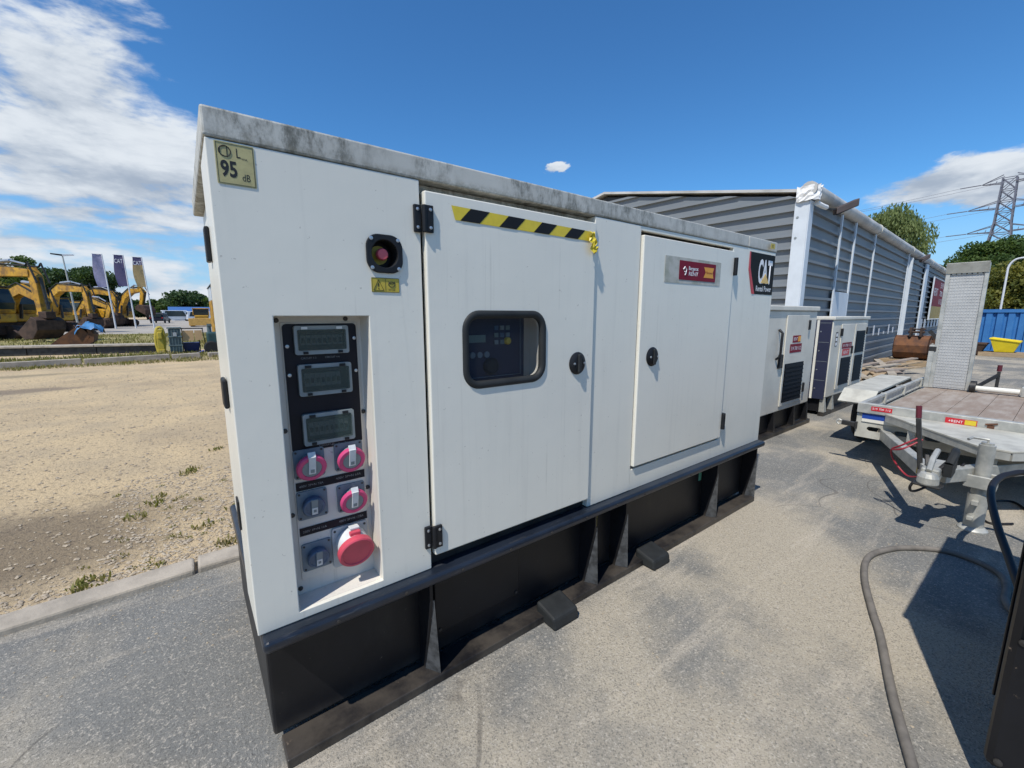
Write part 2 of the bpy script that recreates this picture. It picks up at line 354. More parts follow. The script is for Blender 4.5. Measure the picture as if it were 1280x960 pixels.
CLAD = mat('grey_cladding', (0.205, 0.225, 0.24), 0.55, 0.0, var=0.06, vscale=0.7, extra=lambda c, o: c['mix'](c['ramp'](vec_noise(c, 1.2, (1, 1, 3), 6), 0.5, 0.8, 0, 0.35), o, (0.15, 0.16, 0.165)), spec=0.3)
TRIMW = mat('white_trim', (0.62, 0.665, 0.70), 0.5, var=0.06)
ROOFG = mat('pale_roof_trim', (0.56, 0.55, 0.52), 0.6, var=0.15, vscale=1.5, c2=(0.36, 0.355, 0.33))
FOIL = mat('white_plastic_film', (0.82, 0.81, 0.78), 0.5, var=0.05, bump=0.01, bscale=14)
PLY = mat('worn_deck_plywood', (0.26, 0.20, 0.155), 0.8, var=0.2, vscale=3, c2=(0.36, 0.31, 0.26), stretch=(1, 4, 1), bump=0.002, bscale=40)
WOOD = mat('pale_timber', (0.42, 0.31, 0.19), 0.8, var=0.2, vscale=6, stretch=(1, 5, 5))
PEACH = mat('pale_plywood', (0.62, 0.40, 0.20), 0.75, var=0.1, vscale=3)
BLUEC = mat('container_blue', (0.035, 0.155, 0.40), 0.5, var=0.12, vscale=2, c2=(0.05, 0.20, 0.46))
TARP = mat('blue_tarpaulin', (0.05, 0.20, 0.42), 0.45, var=0.2, vscale=4)
BLUEST = mat('reflective_blue', (0.02, 0.07, 0.34), 0.35, var=0.05)
TEAL = mat('grey_green_plastic', (0.13, 0.18, 0.185), 0.55, var=0.2, vscale=6)
GREENM = mat('dark_green_paint', (0.03, 0.075, 0.075), 0.5, var=0.2, vscale=6)
HOSE = mat('dusty_hose', (0.19, 0.17, 0.145), 0.75, var=0.2, vscale=20)
CABLE = mat('black_cable', (0.012, 0.010, 0.010), 0.5, var=0.1)
REDC = mat('red_cable', (0.34, 0.02, 0.035), 0.45, var=0.1)
CONC = mat('weathered_concrete', (0.43, 0.375, 0.30), 0.9, var=0.2, vscale=5, bump=0.003, bscale=60)
POLE = mat('pole_white', (0.66, 0.67, 0.68), 0.4, var=0.05)
FLAGV = mat('flag_violet', (0.10, 0.085, 0.17), 0.7, var=0.1)
FLAGP = mat('flag_pale_violet', (0.30, 0.29, 0.42), 0.7, var=0.15)
FLAGY = mat('flag_tan', (0.38, 0.28, 0.13), 0.7, var=0.1)
PYLON = mat('pylon_steel', (0.14, 0.15, 0.19), 0.6, 0.3, var=0.1)
CARP = mat('dark_car_paint', (0.02, 0.02, 0.03), 0.25, var=0.1)
TAIL = mat('tail_lamp_red', (0.4, 0.02, 0.02), 0.3, var=0.05)
BLUEROOF = mat('blue_roof', (0.05, 0.14, 0.36), 0.5, var=0.1)
VANW = mat('van_white', (0.62, 0.66, 0.70), 0.4, var=0.05)
BARK = mat('bark', (0.09, 0.07, 0.05), 0.9, var=0.3, vscale=8, bump=0.01, bscale=12)
def leafmat(name, a, b, scale=0.5):
    m = mat(name, a, 0.6, var=0.1, vscale=scale, c2=b, lo=0.38, hi=0.62, spec=0.25)
    nt = m.node_tree; bs = nt.nodes['Principled BSDF']
    tr = nt.nodes.new('ShaderNodeBsdfTranslucent'); tr.inputs['Color'].default_value = (a[0] * 1.5, a[1] * 1.5, a[2] * 0.8, 1)
    ms = nt.nodes.new('ShaderNodeMixShader'); ms.inputs[0].default_value = 0.3
    nt.links.new(bs.outputs[0], ms.inputs[1]); nt.links.new(tr.outputs[0], ms.inputs[2]); nt.links.new(ms.outputs[0], nt.nodes['Material Output'].inputs[0])
    return m
LEAF_D = leafmat('leaves_dark', (0.062, 0.105, 0.036), (0.032, 0.065, 0.026))
LEAF_M = leafmat('leaves_mid', (0.095, 0.145, 0.036), (0.050, 0.09, 0.028))
LEAF_W = leafmat('leaves_willow', (0.19, 0.23, 0.085), (0.12, 0.16, 0.06), 0.6)
LEAF_Y = leafmat('leaves_yellowish', (0.19, 0.18, 0.035), (0.085, 0.11, 0.03))
GRASS = leafmat('grass_blades', (0.17, 0.17, 0.05), (0.30, 0.25, 0.12), 1.2)
WEED = leafmat('weed_blades', (0.20, 0.21, 0.055), (0.24, 0.19, 0.085), 9.0)
# ------------------------------------------------------------------ ground, yard, kerbs
def gravel_extra(ctx, out):
    big = vec_noise(ctx, 0.35, (1, 1, 1), 5, 0.6); out = ctx['mix'](ctx['ramp'](big, 0.46, 0.66, 0, 0.55), out, (0.30, 0.23, 0.15))
    fine = vec_noise(ctx, 55, (1, 1, 1), 3, 0.7); out = ctx['mix'](ctx['ramp'](fine, 0.35, 0.7, 0.0, 0.40), out, (0.57, 0.45, 0.29))
    spk = vec_noise(ctx, 21, (1, 1, 1), 2, 0.6); out = ctx['mix'](ctx['ramp'](spk, 0.55, 0.68, 0, 0.7), out, (0.22, 0.17, 0.115))
    # a damp oily patch of bare earth by the kerb, and faint tyre tracks farther out
    N, L = ctx['N'], ctx['L']
    def blob(cx, cy, sx, sy):
        m = N.new('ShaderNodeMapping'); m.vector_type = 'POINT'; m.inputs['Location'].default_value = (-cx / sx, -cy / sy, 0); m.inputs['Scale'].default_value = (1 / sx, 1 / sy, 0)
        L.new(ctx['tc'].outputs['Object'], m.inputs[0]); ln = N.new('ShaderNodeVectorMath'); ln.operation = 'LENGTH'; L.new(m.outputs[0], ln.inputs[0])
        ad = N.new('ShaderNodeMath'); ad.operation = 'MULTIPLY_ADD'; L.new(ctx['noise'](2.2, 6, 0.65), ad.inputs[0]); ad.inputs[1].default_value = 1.3; L.new(ln.outputs['Value'], ad.inputs[2])
        return ctx['ramp'](ad.outputs[0], 1.75, 1.15)
    out = ctx['mix'](mul(ctx, blob(-1.25, 2.45, 1.15, 0.85), 0.66), out, (0.11, 0.085, 0.062))
    out = ctx['mix'](mul(ctx, blob(-3.2, 10.6, 1.7, 0.5), 0.65), out, (0.16, 0.13, 0.105))
    out = ctx['mix'](mul(ctx, blob(-3.7, 13.6, 1.8, 0.35), 0.5), out, (0.18, 0.16, 0.10))
    return out
GRAVEL = mat('sandy_gravel', (0.57, 0.435, 0.255), 0.95, var=0.1, vscale=1.3, c2=(0.43, 0.34, 0.22), bump=0.022, bscale=34, spec=0.2, extra=gravel_extra)
def asphalt_extra(ctx, out):
    N, L = ctx['N'], ctx['L']
    dust = vec_noise(ctx, 0.55, (1, 1, 1), 8, 0.62); out = ctx['mix'](ctx['ramp'](dust, 0.44, 0.60, 0, 0.90), out, (0.44, 0.385, 0.295))
    st1 = vec_noise(ctx, 1.0, (0.7, 5.0, 1), 7, 0.68); out = ctx['mix'](mul(ctx, ctx['ramp'](st1, 0.52, 0.68), ctx['ramp'](dust, 0.36, 0.56, 0.15, 0.7)), out, (0.52, 0.455, 0.36))
    st2 = vec_noise(ctx, 1.0, (4.0, 0.9, 1), 6, 0.65); out = ctx['mix'](ctx['ramp'](st2, 0.58, 0.74, 0, 0.35), out, (0.15, 0.145, 0.14))
    agg = vec_noise(ctx, 150, (1, 1, 1), 2, 0.6); out = ctx['mix'](ctx['ramp'](agg, 0.50, 0.68, 0, 0.62), out, (0.10, 0.098, 0.09))
    agg2 = vec_noise(ctx, 105, (1, 1, 1), 2, 0.6); out = ctx['mix'](ctx['ramp'](agg2, 0.54, 0.70, 0, 0.58), out, (0.54, 0.49, 0.41))
    oil = vec_noise(ctx, 2.3, (1, 1, 1), 5, 0.6); out = ctx['mix'](ctx['ramp'](oil, 0.66, 0.74, 0, 0.55), out, (0.085, 0.078, 0.07))
    # hairline cracks
    wv = N.new('ShaderNodeVectorMath'); wv.operation = 'ADD'; nz = N.new('ShaderNodeTexNoise'); nz.inputs['Scale'].default_value = 1.1; nz.inputs['Detail'].default_value = 1.5
    L.new(ctx['tc'].outputs['Object'], nz.inputs['Vector']); L.new(ctx['tc'].outputs['Object'], wv.inputs[0]); L.new(nz.outputs[1], wv.inputs[1])
    vo = N.new('ShaderNodeTexVoronoi'); vo.feature = 'DISTANCE_TO_EDGE'; vo.inputs['Scale'].default_value = 0.42; L.new(wv.outputs[0], vo.inputs['Vector'])
    crack = mul(ctx, ctx['ramp'](vo.outputs['Distance'], 0.0028, 0.0008), ctx['ramp'](vec_noise(ctx, 0.8, (1, 1, 1), 3), 0.46, 0.56))
    return ctx['mix'](mul(ctx, crack, 0.45), out, (0.06, 0.055, 0.05))
ASPH = mat('dusty_asphalt', (0.205, 0.203, 0.188), 0.92, var=0.1, vscale=2.0, bump=0.007, bscale=110, spec=0.25, extra=asphalt_extra)
GREENG = mat('dry_grass_ground', (0.27, 0.25, 0.10), 0.95, var=0.2, vscale=1.2, c2=(0.33, 0.28, 0.15), bump=0.02, bscale=20, spec=0.1)
PAVE = mat('pale_paving', (0.40, 0.37, 0.32), 0.9, var=0.15, vscale=0.3, c2=(0.32, 0.29, 0.25), spec=0.2)

def sheet(name, pts, z, m, parent=None, kind='structure'):
    o = MB().add([(x, y, z) for x, y in pts], [tuple(range(len(pts)))]).build(name, m, parent, fix=False)
    return tag(o, kind=kind)
tag(MB().add([(-900, -900, 0), (900, -900, 0), (900, 900, 0), (-900, 900, 0)], [(0, 1, 2, 3)]).build('ground', GRAVEL, fix=False), kind='structure')
sheet('road_yard', [(-60, -60), (90, -60), (90, 30), (8.0, 30), (8.0, 1.62), (0.4, 1.53), (-12, 0.76), (-60, -2)], 0.004, ASPH)
sheet('grass_strip', [(-40, 16.15), (1.8, 16.5), (3.0, 19.2), (-40, 19.5)], 0.004, GREENG)
sheet('grass_verge', [(-45, 21.9), (-1.0, 20.9), (8, 20.5), (8, 38), (-1.2, 41.5), (-45, 47)], 0.004, GREENG)
sheet('pavement_far_yard', [(-80, 50), (-1.2, 41.5), (8, 38), (40, 36), (60, 160), (-120, 160)], 0.008, PAVE)

# flush concrete kerb between gravel and asphalt: single stones
kerb = tag(bpy.data.objects.new('kerb', None), kind='structure'); col.objects.link(kerb)
kerb.location = (-0.16, 1.5, 0)
rng = random.Random(4)
def kerb_y(x): return 1.60 + 0.062 * min(x + 0.16, 0.6)
for k in range(-9, 1):
    x0 = -0.16 + k * 1.0; x1 = x0 + 0.985; dz = rng.uniform(-0.004, 0.006); dy = 0.012 if k == 0 else rng.uniform(-0.01, 0.01)
    ya, yb = kerb_y(x0) + dy, kerb_y(x1) + dy
    b = MB(); top = 0.034 + dz
    b.add([(x0, ya - 0.175, -0.1), (x1, yb - 0.175, -0.1), (x1, yb, -0.1), (x0, ya, -0.1), (x0, ya - 0.165, top), (x1, yb - 0.165, top), (x1, yb - 0.01, top), (x0, ya - 0.01, top)],
          [(0, 3, 2, 1), (4, 5, 6, 7), (0, 1, 5, 4), (1, 2, 6, 5), (2, 3, 7, 6), (3, 0, 4, 7)])
    b.build('kerb_stone', CONC, kerb, bevel=0.012)

# low concrete edge beams and retaining wall on the far side of the gravel lot
fk = thing('edge_beam', 'low grey concrete edge beam of several lengths along the gravel lot', 'edge beam', (-4.1, 15.8, 0))
L0 = [(-12.4, 15.1), (-7.2, 15.55), (-2.55, 15.98), (-0.55, 16.2), (0.25, 16.25)]
for (a, b_) in zip(L0[:-1], L0[1:]):
    MB().bar((a[0] + 0.03, a[1], 0.075), (b_[0] - 0.03, b_[1], 0.095), 0.16, 0.19).build('beam_length', CONC, fk, bevel=0.012)
fk2 = thing('edge_beam', 'short dark concrete beam half sunk in weeds beside the white cabinet corner', 'edge beam', (0.9, 16.5, 0))
MB().bar((0.45, 16.5, 0.07), (2.2, 16.75, 0.07), 0.2, 0.18).build('beam_length', CONC, fk2, bevel=0.012)
rw = thing('retaining_wall', 'low dark retaining wall with pale concrete coping before the excavators', 'wall', (-6.4, 21.4, 0))
for k in range(9):
    xa = -17.6 + k * 1.86; xb = xa + 1.84
    ya, yb = 21.0 - (xa + 5.4) * 0.30 + 0.25, 21.0 - (xb + 5.4) * 0.30 + 0.25
    if xa > -1.6: break
    MB().bar((xa, ya + 0.12, 0.13), (xb, yb + 0.12, 0.13), 0.3, 0.30).build('wall_block', STEELDARK, rw, bevel=0.01)
    MB().bar((xa, ya + 0.22, 0.31), (xb, yb + 0.22, 0.31), 0.66, 0.07).build('coping_slab', CONC, rw, bevel=0.01)

# ------------------------------------------------------------------ loose stones, weeds, grass (uncountable)
def scatter_stones(name, label, n, fn, m, smin, smax, seed):
    r = np.random.default_rng(seed); V = []; F = []
    base = np.array([(1, 0, 0), (-1, 0, 0), (0, 1, 0), (0, -1, 0), (0, 0, 1), (0, 0, -1), (.62, .62, .45), (-.62, .62, .45), (.62, -.62, .45), (-.62, -.62, .45)], float)
    tri = [(4, 6, 7), (4, 7, 9), (4, 9, 8), (4, 8, 6), (6, 2, 7), (7, 1, 9), (9, 3, 8), (8, 0, 6), (6, 0, 2), (7, 2, 1), (9, 1, 3), (8, 3, 0)]
    for i in range(n):
        p = fn(r)
        if p is None: continue
        s = smin + (smax - smin) * r.random() ** 3
        a = r.random() * 6.28; c, sn = math.cos(a), math.sin(a)
        q = base * (1 + 0.35 * (r.random((10, 3)) - 0.5)) * s * np.array([1.2, 0.85, 0.6])
        x = q[:, 0] * c - q[:, 1] * sn + p[0]; y = q[:, 0] * sn + q[:, 1] * c + p[1]; z = q[:, 2] + p[2] + s * 0.12
        k = len(V); V += list(zip(x, y, z)); F += [(u + k, v + k, w + k) for u, v, w in tri]
    me = bpy.data.meshes.new(name); me.from_pydata(V, [], F); me.materials.append(m); o = bpy.data.objects.new(name, me); col.objects.link(o)
    return tag(o, label, 'gravel', kind='stuff')
def weeds(name, label, spots, m, seed, h=0.08, blades=26, spread=0.09):
    r = np.random.default_rng(seed); V = []; F = []
    for (x, y, z, s) in spots:
        for i in range(max(3, int(blades * s))):
            a = r.random() * 6.28; d = spread * s * r.random() ** 0.5
            bx, by = x + d * math.cos(a), y + d * math.sin(a); a2 = r.random() * 6.28; ln = h * s * (0.5 + r.random()); w = 0.10 * ln + 0.002
            tx, ty = bx + math.cos(a2) * ln * 0.8 * r.random(), by + math.sin(a2) * ln * 0.8 * r.random()
            px, py = -math.sin(a2) * w, math.cos(a2) * w; k = len(V)
            mx_, my_ = (bx + tx) / 2, (by + ty) / 2
            V += [(bx - px * .6, by - py * .6, z), (bx + px * .6, by + py * .6, z), (mx_ + px, my_ + py, z + ln * 0.6), (mx_ - px, my_ - py, z + ln * 0.6), (tx, ty, z + ln * (0.75 + 0.3 * r.random()))]
            F += [(k, k + 1, k + 2, k + 3), (k + 3, k + 2, k + 4)]
    me = bpy.data.meshes.new(name); me.from_pydata(V, [], F); me.materials.append(m); o = bpy.data.objects.new(name, me); col.objects.link(o)
    return tag(o, label, 'weeds', kind='stuff')
STONE = mat('loose_stone', (0.45, 0.37, 0.26), 0.9, var=0.3, vscale=9, c2=(0.26, 0.215, 0.165))
STONEP = mat('pale_stone', (0.47, 0.40, 0.30), 0.9, var=0.3, vscale=14, c2=(0.30, 0.245, 0.18), lo=.3, hi=.7)
def lot(r):
    y = 1.66 + 11 * r.random() ** 2.2; x = -0.19 * y - 1.4 + (0.19 * y + 2.3) * r.random() + (0.3 if y > 3 else 0)
    return (x, y, 0.0)
def bank(r):
    y = 1.62 + 1.9 * r.random() ** 1.3; x = 0.25 - 0.9 * r.random() ** 1.4
    return (x, y, 0.0)
def bykerb(r):
    x = -1.6 + 1.9 * r.random(); return (x, 1.60 + 0.02 * x + 0.16 * r.random() ** 2, 0.0)
scatter_stones('gravel', 'fine sandy gravel strewn over the open lot', 7000, lot, STONE, 0.003, 0.017, 1)
scatter_stones('gravel_bank', 'coarser pale gravel along the corner of the white cabinet', 3600, bank, STONEP, 0.0025, 0.015, 2)
scatter_stones('gravel_edge', 'pale grit heaped against the kerb', 900, bykerb, STONEP, 0.003, 0.014, 5)
def yardfn(r):
    x = 1.2 + 5.5 * r.random(); y = -1.3 + 1.25 * r.random(); return (x, y, 0.004)
scatter_stones('grit', 'scattered grit on the dusty asphalt yard', 900, yardfn, STONE, 0.0015, 0.006, 3)
def yard2(r): return (-1.4 + 1.6 * r.random(), 0.75 + 0.7 * r.random(), 0.004)
scatter_stones('grit_by_kerb', 'scattered grit on the grey asphalt before the kerb', 500, yard2, STONE, 0.0015, 0.006, 6)
r_ = np.random.default_rng(8)
sp = [(-0.62, 1.66, 0, 1.1), (-0.66, 1.7, 0, .9), (-0.36, 1.68, 0, .7), (-0.02, 1.75, 0, .9), (0.02, 1.72, 0, .8), (-0.12, 2.1, 0, .9), (-.42, 2.75, 0, 1.0), (-.38, 2.9, 0, .8), (-.5, 2.55, 0, .9), (-0.2, 3.4, 0, 1.0), (-.15, 3.5, 0, .9), (0.1, 2.3, 0, 1.1), (0.12, 1.95, 0, 1.2), (0.05, 4.1, 0, .9)]
sp += [(r_.uniform(-.7, .25), r_.uniform(1.63, 3.2), 0, r_.uniform(.3, .6)) for i in range(26)]
weeds('weeds', 'small green weeds sprouting in the gravel by the kerb', sp, WEED, 3, h=0.032, blades=40, spread=0.075)
gs = [(r_.uniform(-13, 3), r_.uniform(15.9, 19.2), 0, r_.uniform(.6, 1.5)) for i in range(700)]
gs += [(r_.uniform(-9, 1.8), 15.35 + 0.07 * 0 + r_.uniform(-.15, .55), 0, r_.uniform(.4, 1.0)) for i in range(300)]
weeds('grass', 'ragged grass growing between edge beam and retaining wall', gs, GRASS, 9, h=0.085, blades=16, spread=0.28)
g2 = [(r_.uniform(-14, 6), r_.uniform(21.6, 40), 0, r_.uniform(.6, 1.4)) for i in range(1500)]
weeds('grass_lawn', 'short lawn grass behind the retaining wall', g2, GRASS, 12, h=0.10, blades=12, spread=0.35)
# ------------------------------------------------------------------ the big white generator
G = thing('generator', 'large white generator cabinet with socket recess, two doors and black skid base', 'generator', (1.69, 0.55, 0))
GL, GD, GZ0, GZ1 = 3.385, 1.10, 0.485, 1.890
# carcass behind the outer skin (walls set back so that door gaps read as gaps)
MB().box(0.055, GL - 0.03, 0.16, GD - 0.02, 0.50, 1.90).build('inner_carcass', PLASTIC, G)
# outer skin panels
RX0, RX1, RZ0, RZ1 = 0.118, 0.390, 0.512, 1.445
lp = plate('end_panel', [(0.0, GZ0), (0.580, GZ0), (0.580, GZ1), (0.0, GZ1)], [[(RX0, RZ0), (RX1, RZ0), (RX1, RZ1), (RX0, RZ1)], [(0.450 + 0.047 * math.cos(t * math.pi / 12), 1.642 + 0.047 * math.sin(t * math.pi / 12)) for t in range(24)]], 0.0, 0.018, WHITE, G, bevel=0.0025)
MB().box(0.0, 0.016, 0.0175, 0.26, GZ0, GZ1).box(0.016, 0.05, 0.245, 0.26, GZ0, GZ1).build('corner_fold', WHITE, G, bevel=0.004)
MB().box(0.030, 0.052, 0.26, GD, GZ0, GZ1).build('end_wall', WHITE, G, bevel=0.004)
MB().box(1.447, 1.786, 0.0, 0.14, GZ0, GZ1).build('middle_panel', WHITE, G, bevel=0.0035)
plate('rear_bay_panel', [(1.7865, GZ0), (GL, GZ0), (GL, GZ1), (1.7865, GZ1)], [[(1.789, 0.603), (2.752, 0.603), (2.752, 1.868), (1.789, 1.868)]], 0.002, 0.03, WHITE, G, bevel=0.0025)
MB().box(GL - 0.02, GL - 0.001, 0.0305, GD, GZ0, GZ1).build('end_wall', WHITE, G, bevel=0.004)
MB().box(0.0535, GL - 0.0205, GD - 0.018, GD, GZ0, GZ1).build('back_wall', WHITE, G)
MB().box(0.581, 1.446, 0.03, 0.05, GZ0, 0.535).build('door_sill', STEELDARK, G)
# small folded rim over the doors
MB().box(0.581, 1.446, 0.05, 0.07, 1.862, GZ1).build('door_header', RIM, G)
# roof: rain rim with dark weathering, in two lengths
roof = MB().box(-0.004, 2.945, -0.003, GD + 0.02, 1.8925, 1.965).build('roof', RIM, G, bevel=0.006)
MB().box(2.951, GL + 0.006, -0.002, GD + 0.02, 1.8925, 1.963).build('roof', RIM, G, bevel=0.006)
vb = MB().box(2.16, 2.34, 0.55, 0.74, 1.966, 2.06).build('roof_vent', DIRTY_WHITE, G, bevel=0.008)
MB().box(2.341, 2.362, 0.56, 0.73, 1.968, 2.075).build('vent_flap', STEELDARK, vb)
# doors, proud of the body, edges catch the sun
d1 = plate('door', [(0.592, 0.540), (1.440, 0.536), (1.440, 1.858), (0.592, 1.858)], [rrect(0.752, 1.116, 1.190, 1.440, 0.052)], -0.014, 0.02, WHITE, G, bevel=0.0045)
d2 = MB().box(1.797, 2.742, -0.014, 0.016, 0.622, 1.846).build('door', WHITE, G, bevel=0.0045)
# window in the first door: rubber frame, pane, controller behind it
def ring_pts(x0, x1, z0, z1, r, y, n=8): return [(u, y, w) for u, w in rrect(x0, x1, z0, z1, r, n)]
wf = MB().tube(ring_pts(0.741, 1.127, 1.179, 1.451, 0.06, -0.0065), 0.0165, 10, closed=True).build('window_frame', RUBBER, d1, smooth=True)
plate('window_pane', rrect(0.746, 1.122, 1.184, 1.446, 0.055), [], -0.006, -0.003, GLASS, d1)
MB().box(0.70, 1.17, 0.125, 0.14, 1.12, 1.50).box(1.165, 1.18, 0.021, 0.125, 1.12, 1.50).box(0.69, 0.70, 0.021, 0.125, 1.12, 1.50).box(0.70, 1.165, 0.021, 0.125, 1.10, 1.12).box(0.70, 1.165, 0.021, 0.125, 1.50, 1.51).build('control_bay', WHITE_IN, G)
cp = MB().box(0.735, 1.108, 0.094, 0.122, 1.168, 1.482).build('control_panel', NAVYP, G, bevel=0.004)
MB().tube([(0.768, 0.0925, 1.19), (1.085, 0.0925, 1.19), (1.085, 0.0925, 1.438), (0.768, 0.0925, 1.438)], 0.002, 6, closed=True).build('panel_outline', CEE_GREY, cp)
MB().box(0.800, 0.900, 0.090, 0.0935, 1.336, 1.366).build('display', LCD, cp)
for i in range(3):
    MB().cyl((0.835 + i * 0.035, 0.0935, 1.285), (0.835 + i * 0.035, 0.087, 1.285), 0.013, n=14).build('push_button', CEE_GREY, cp)
for i in range(3):
    for j in range(3):
        MB().box(0.945 + i * 0.03, 0.965 + i * 0.03, 0.0895, 0.0935, 1.325 + j * 0.03, 1.343 + j * 0.03).build('key', [CEE_MID, TEAL, CEE_BLUE][(i + j) % 3], cp)
MB().lathe((1.012, 0.0935, 1.338), (0, -1, 0), [(0, .016), (.010, .016), (.016, .012), (.017, .0)], 18).build('stop_button', WARN_Y, cp, smooth=True)
MB().lathe((0.925, 0.0935, 1.235), (0, -1, 0), [(0, .036), (.012, .036), (.02, .028), (.021, .0)], 24).build('selector_knob', PLASTIC, cp, smooth=True)
text(cp, 'III', (0.915, 0.0935, 1.448), 0.010, FADEDW)
# door furniture
def latch(x, z, par):
    k = MB().lathe((x, -0.0145, z), (0, -1, 0), [(0, .052), (.003, .052), (.012, .040), (.015, .030), (.016, .0)], 28).build('latch', PLASTIC, par, smooth=True)
    MB().box(x - 0.011, x + 0.011, -0.038, -0.026, z - 0.043, z + 0.043).build('latch_grip', RUBBER, k, bevel=0.006, seg=3)
    for sx in (-1, 1): MB().lathe((x + 0.031 * sx, -0.0285, z), (0, -1, 0), [(0, .006), (.003, .006), (.004, 0)], 12).build('screw', SCREW, k)
latch(1.335, 1.228, d1); latch(1.912, 1.224, d2)
def hinge(x, z, par, h=0.088, w=0.032):
    hg = MB().box(x - w, x - 0.005, -0.0125, 0.0, z - h / 2, z + h / 2).box(x + 0.005, x + w, -0.026, -0.0145, z - h / 2, z + h / 2).cyl((x, -0.021, z - h / 2), (x, -0.021, z + h / 2), 0.0085, n=12).build('hinge', PLASTIC, par, bevel=0.003)
    for sx in (-1, 1):
        for sz in (-1, 1):
            y = -0.0125 if sx < 0 else -0.026
            MB().lathe((x + sx * 0.020, y, z + sz * h * 0.33), (0, -1, 0), [(0, .0058), (.002, .0055), (.0035, 0)], 12).build('screw', SCREW, hg)
hinge(0.586, 1.766, G); hinge(0.586, 0.620, G)
for z in (1.752, 0.735): 
    hg = MB().box(2.742, 2.772, -0.026, 0.0015, z - 0.055, z + 0.055).cyl((2.750, -0.022, z - .055), (2.750, -0.022, z + .055), 0.013, n=12).build('hinge', PLASTIC, G, bevel=0.004)
# hinges and handle on the narrow end
for z in (1.655, 0.80):
    MB().box(-0.013 if z > 1 else -0.006, -0.0005, 0.19, 0.25, z - 0.05, z + 0.05).build('hinge', PLASTIC, G, bevel=0.004)
MB().box(-0.014, -0.0005, 0.12, 0.20, 1.17, 1.26).build('end_handle', PLASTIC, G, bevel=0.01)
# emergency stop in its black housing
es = plate('stop_housing', rrect(0.390, 0.510, 1.582, 1.702, 0.040, 8), [[(0.450 + 0.043 * math.cos(t * math.pi / 14), 1.642 + 0.043 * math.sin(t * math.pi / 14)) for t in range(28)]], -0.009, -0.0005, PLASTIC, G, bevel=0.003)
MB().lathe((0.450, 0.055, 1.642), (0, -1, 0), [(0, .0435), (.001, .0435), (.002, 0.0)], 28).build('stop_back', PLASTIC, es)
MB().cyl((0.450, 0.05, 1.642), (0.450, -0.002, 1.642), 0.0435, n=28, caps=False).build('stop_well', PLASTIC, es)
MB().lathe((0.447, 0.054, 1.642), (0, -1, 0), [(0, .030), (.012, .030), (.0125, 0)], 26).build('stop_collar', WARN_Y, es, smooth=True)
MB().lathe((0.447, 0.042, 1.642), (0, -1, 0), [(0, .010), (.020, .010), (.022, .0185), (.034, .0195), (.040, .016), (.041, 0)], 24).build('stop_button', ESTOP, es, smooth=True)
for sx in (-1, 1):
    for sz in (-1, 1): MB().lathe((0.450 + sx * 0.044, -0.009, 1.642 + sz * 0.045), (0, -1, 0), [(0, .006), (.002, .006), (.003, 0)], 12).build('screw', SCREW, es)
# stickers
def sticker(name, x0, x1, z0, z1, m, y=0.0, parent=G, r=0.003):
    return plate(name, rrect(x0, x1, z0, z1, r, 3), [], y - 0.0016, y - 0.0002, m, parent)
ws = sticker('warning_sticker', 0.403, 0.496, 1.521, 1.567, WARN_Y)
MB().tube([(0.409, -0.002, 1.527), (0.443, -0.002, 1.527), (0.426, -0.002, 1.560)], 0.0014, 5, closed=True).build('warning_triangle', INK, ws)
text(ws, '!', (0.426, -0.0017, 1.531), 0.019, INK, align='CENTER', bold=0.02)
MB().tube([(0.470 + 0.011 * math.cos(t * math.pi / 8), -0.002, 1.547 + 0.008 * math.sin(t * math.pi / 8)) for t in range(16)], 0.0012, 5, closed=True).tube([(0.459, -0.002, 1.556), (0.464, -0.002, 1.549), (0.476, -0.002, 1.549), (0.481, -0.002, 1.556)], 0.0012, 5).build('earth_symbol', INK, ws)
text(ws, 'STOP', (0.470, -0.0017, 1.526), 0.007, INK, align='CENTER')
MB().tube([(0.404, -0.0018, 1.522), (0.495, -0.0018, 1.522), (0.495, -0.0018, 1.566), (0.404, -0.0018, 1.566)], 0.0008, 4, closed=True).tube([(0.449, -0.0018, 1.524), (0.449, -0.0018, 1.564)], 0.0006, 4).build('border_line', INK, ws)
db = sticker('noise_sticker', 0.019, 0.106, 1.783, 1.886, STICK_Y)
text(db, '95', (0.028, -0.0017, 1.8035), 0.0385, INK, width=0.036, bold=0.03)
text(db, 'dB', (0.074, -0.0017, 1.797), 0.018, INK, width=0.018)
text(db, 'L', (0.064, -0.0017, 1.852), 0.024, INK, width=0.009)
text(db, 'WA', (0.0755, -0.0017, 1.848), 0.006, INK)
MB().tube([(0.034 + 0.013 * math.cos(t * math.pi / 8) + 0.006, -0.002, 1.864 + 0.013 * math.sin(t * math.pi / 8)) for t in range(16)], 0.0012, 5, closed=True).tube([(0.030, -0.002, 1.872), (0.030, -0.002, 1.855), (0.045, -0.002, 1.850), (0.045, -0.002, 1.876)], 0.001, 4, closed=True).build('loudspeaker_symbol', INK, db)
MB().tube([(0.022, -0.0018, 1.786), (0.103, -0.0018, 1.786), (0.103, -0.0018, 1.883), (0.022, -0.0018, 1.883)], 0.0007, 4, closed=True).build('border_line', INK, db)
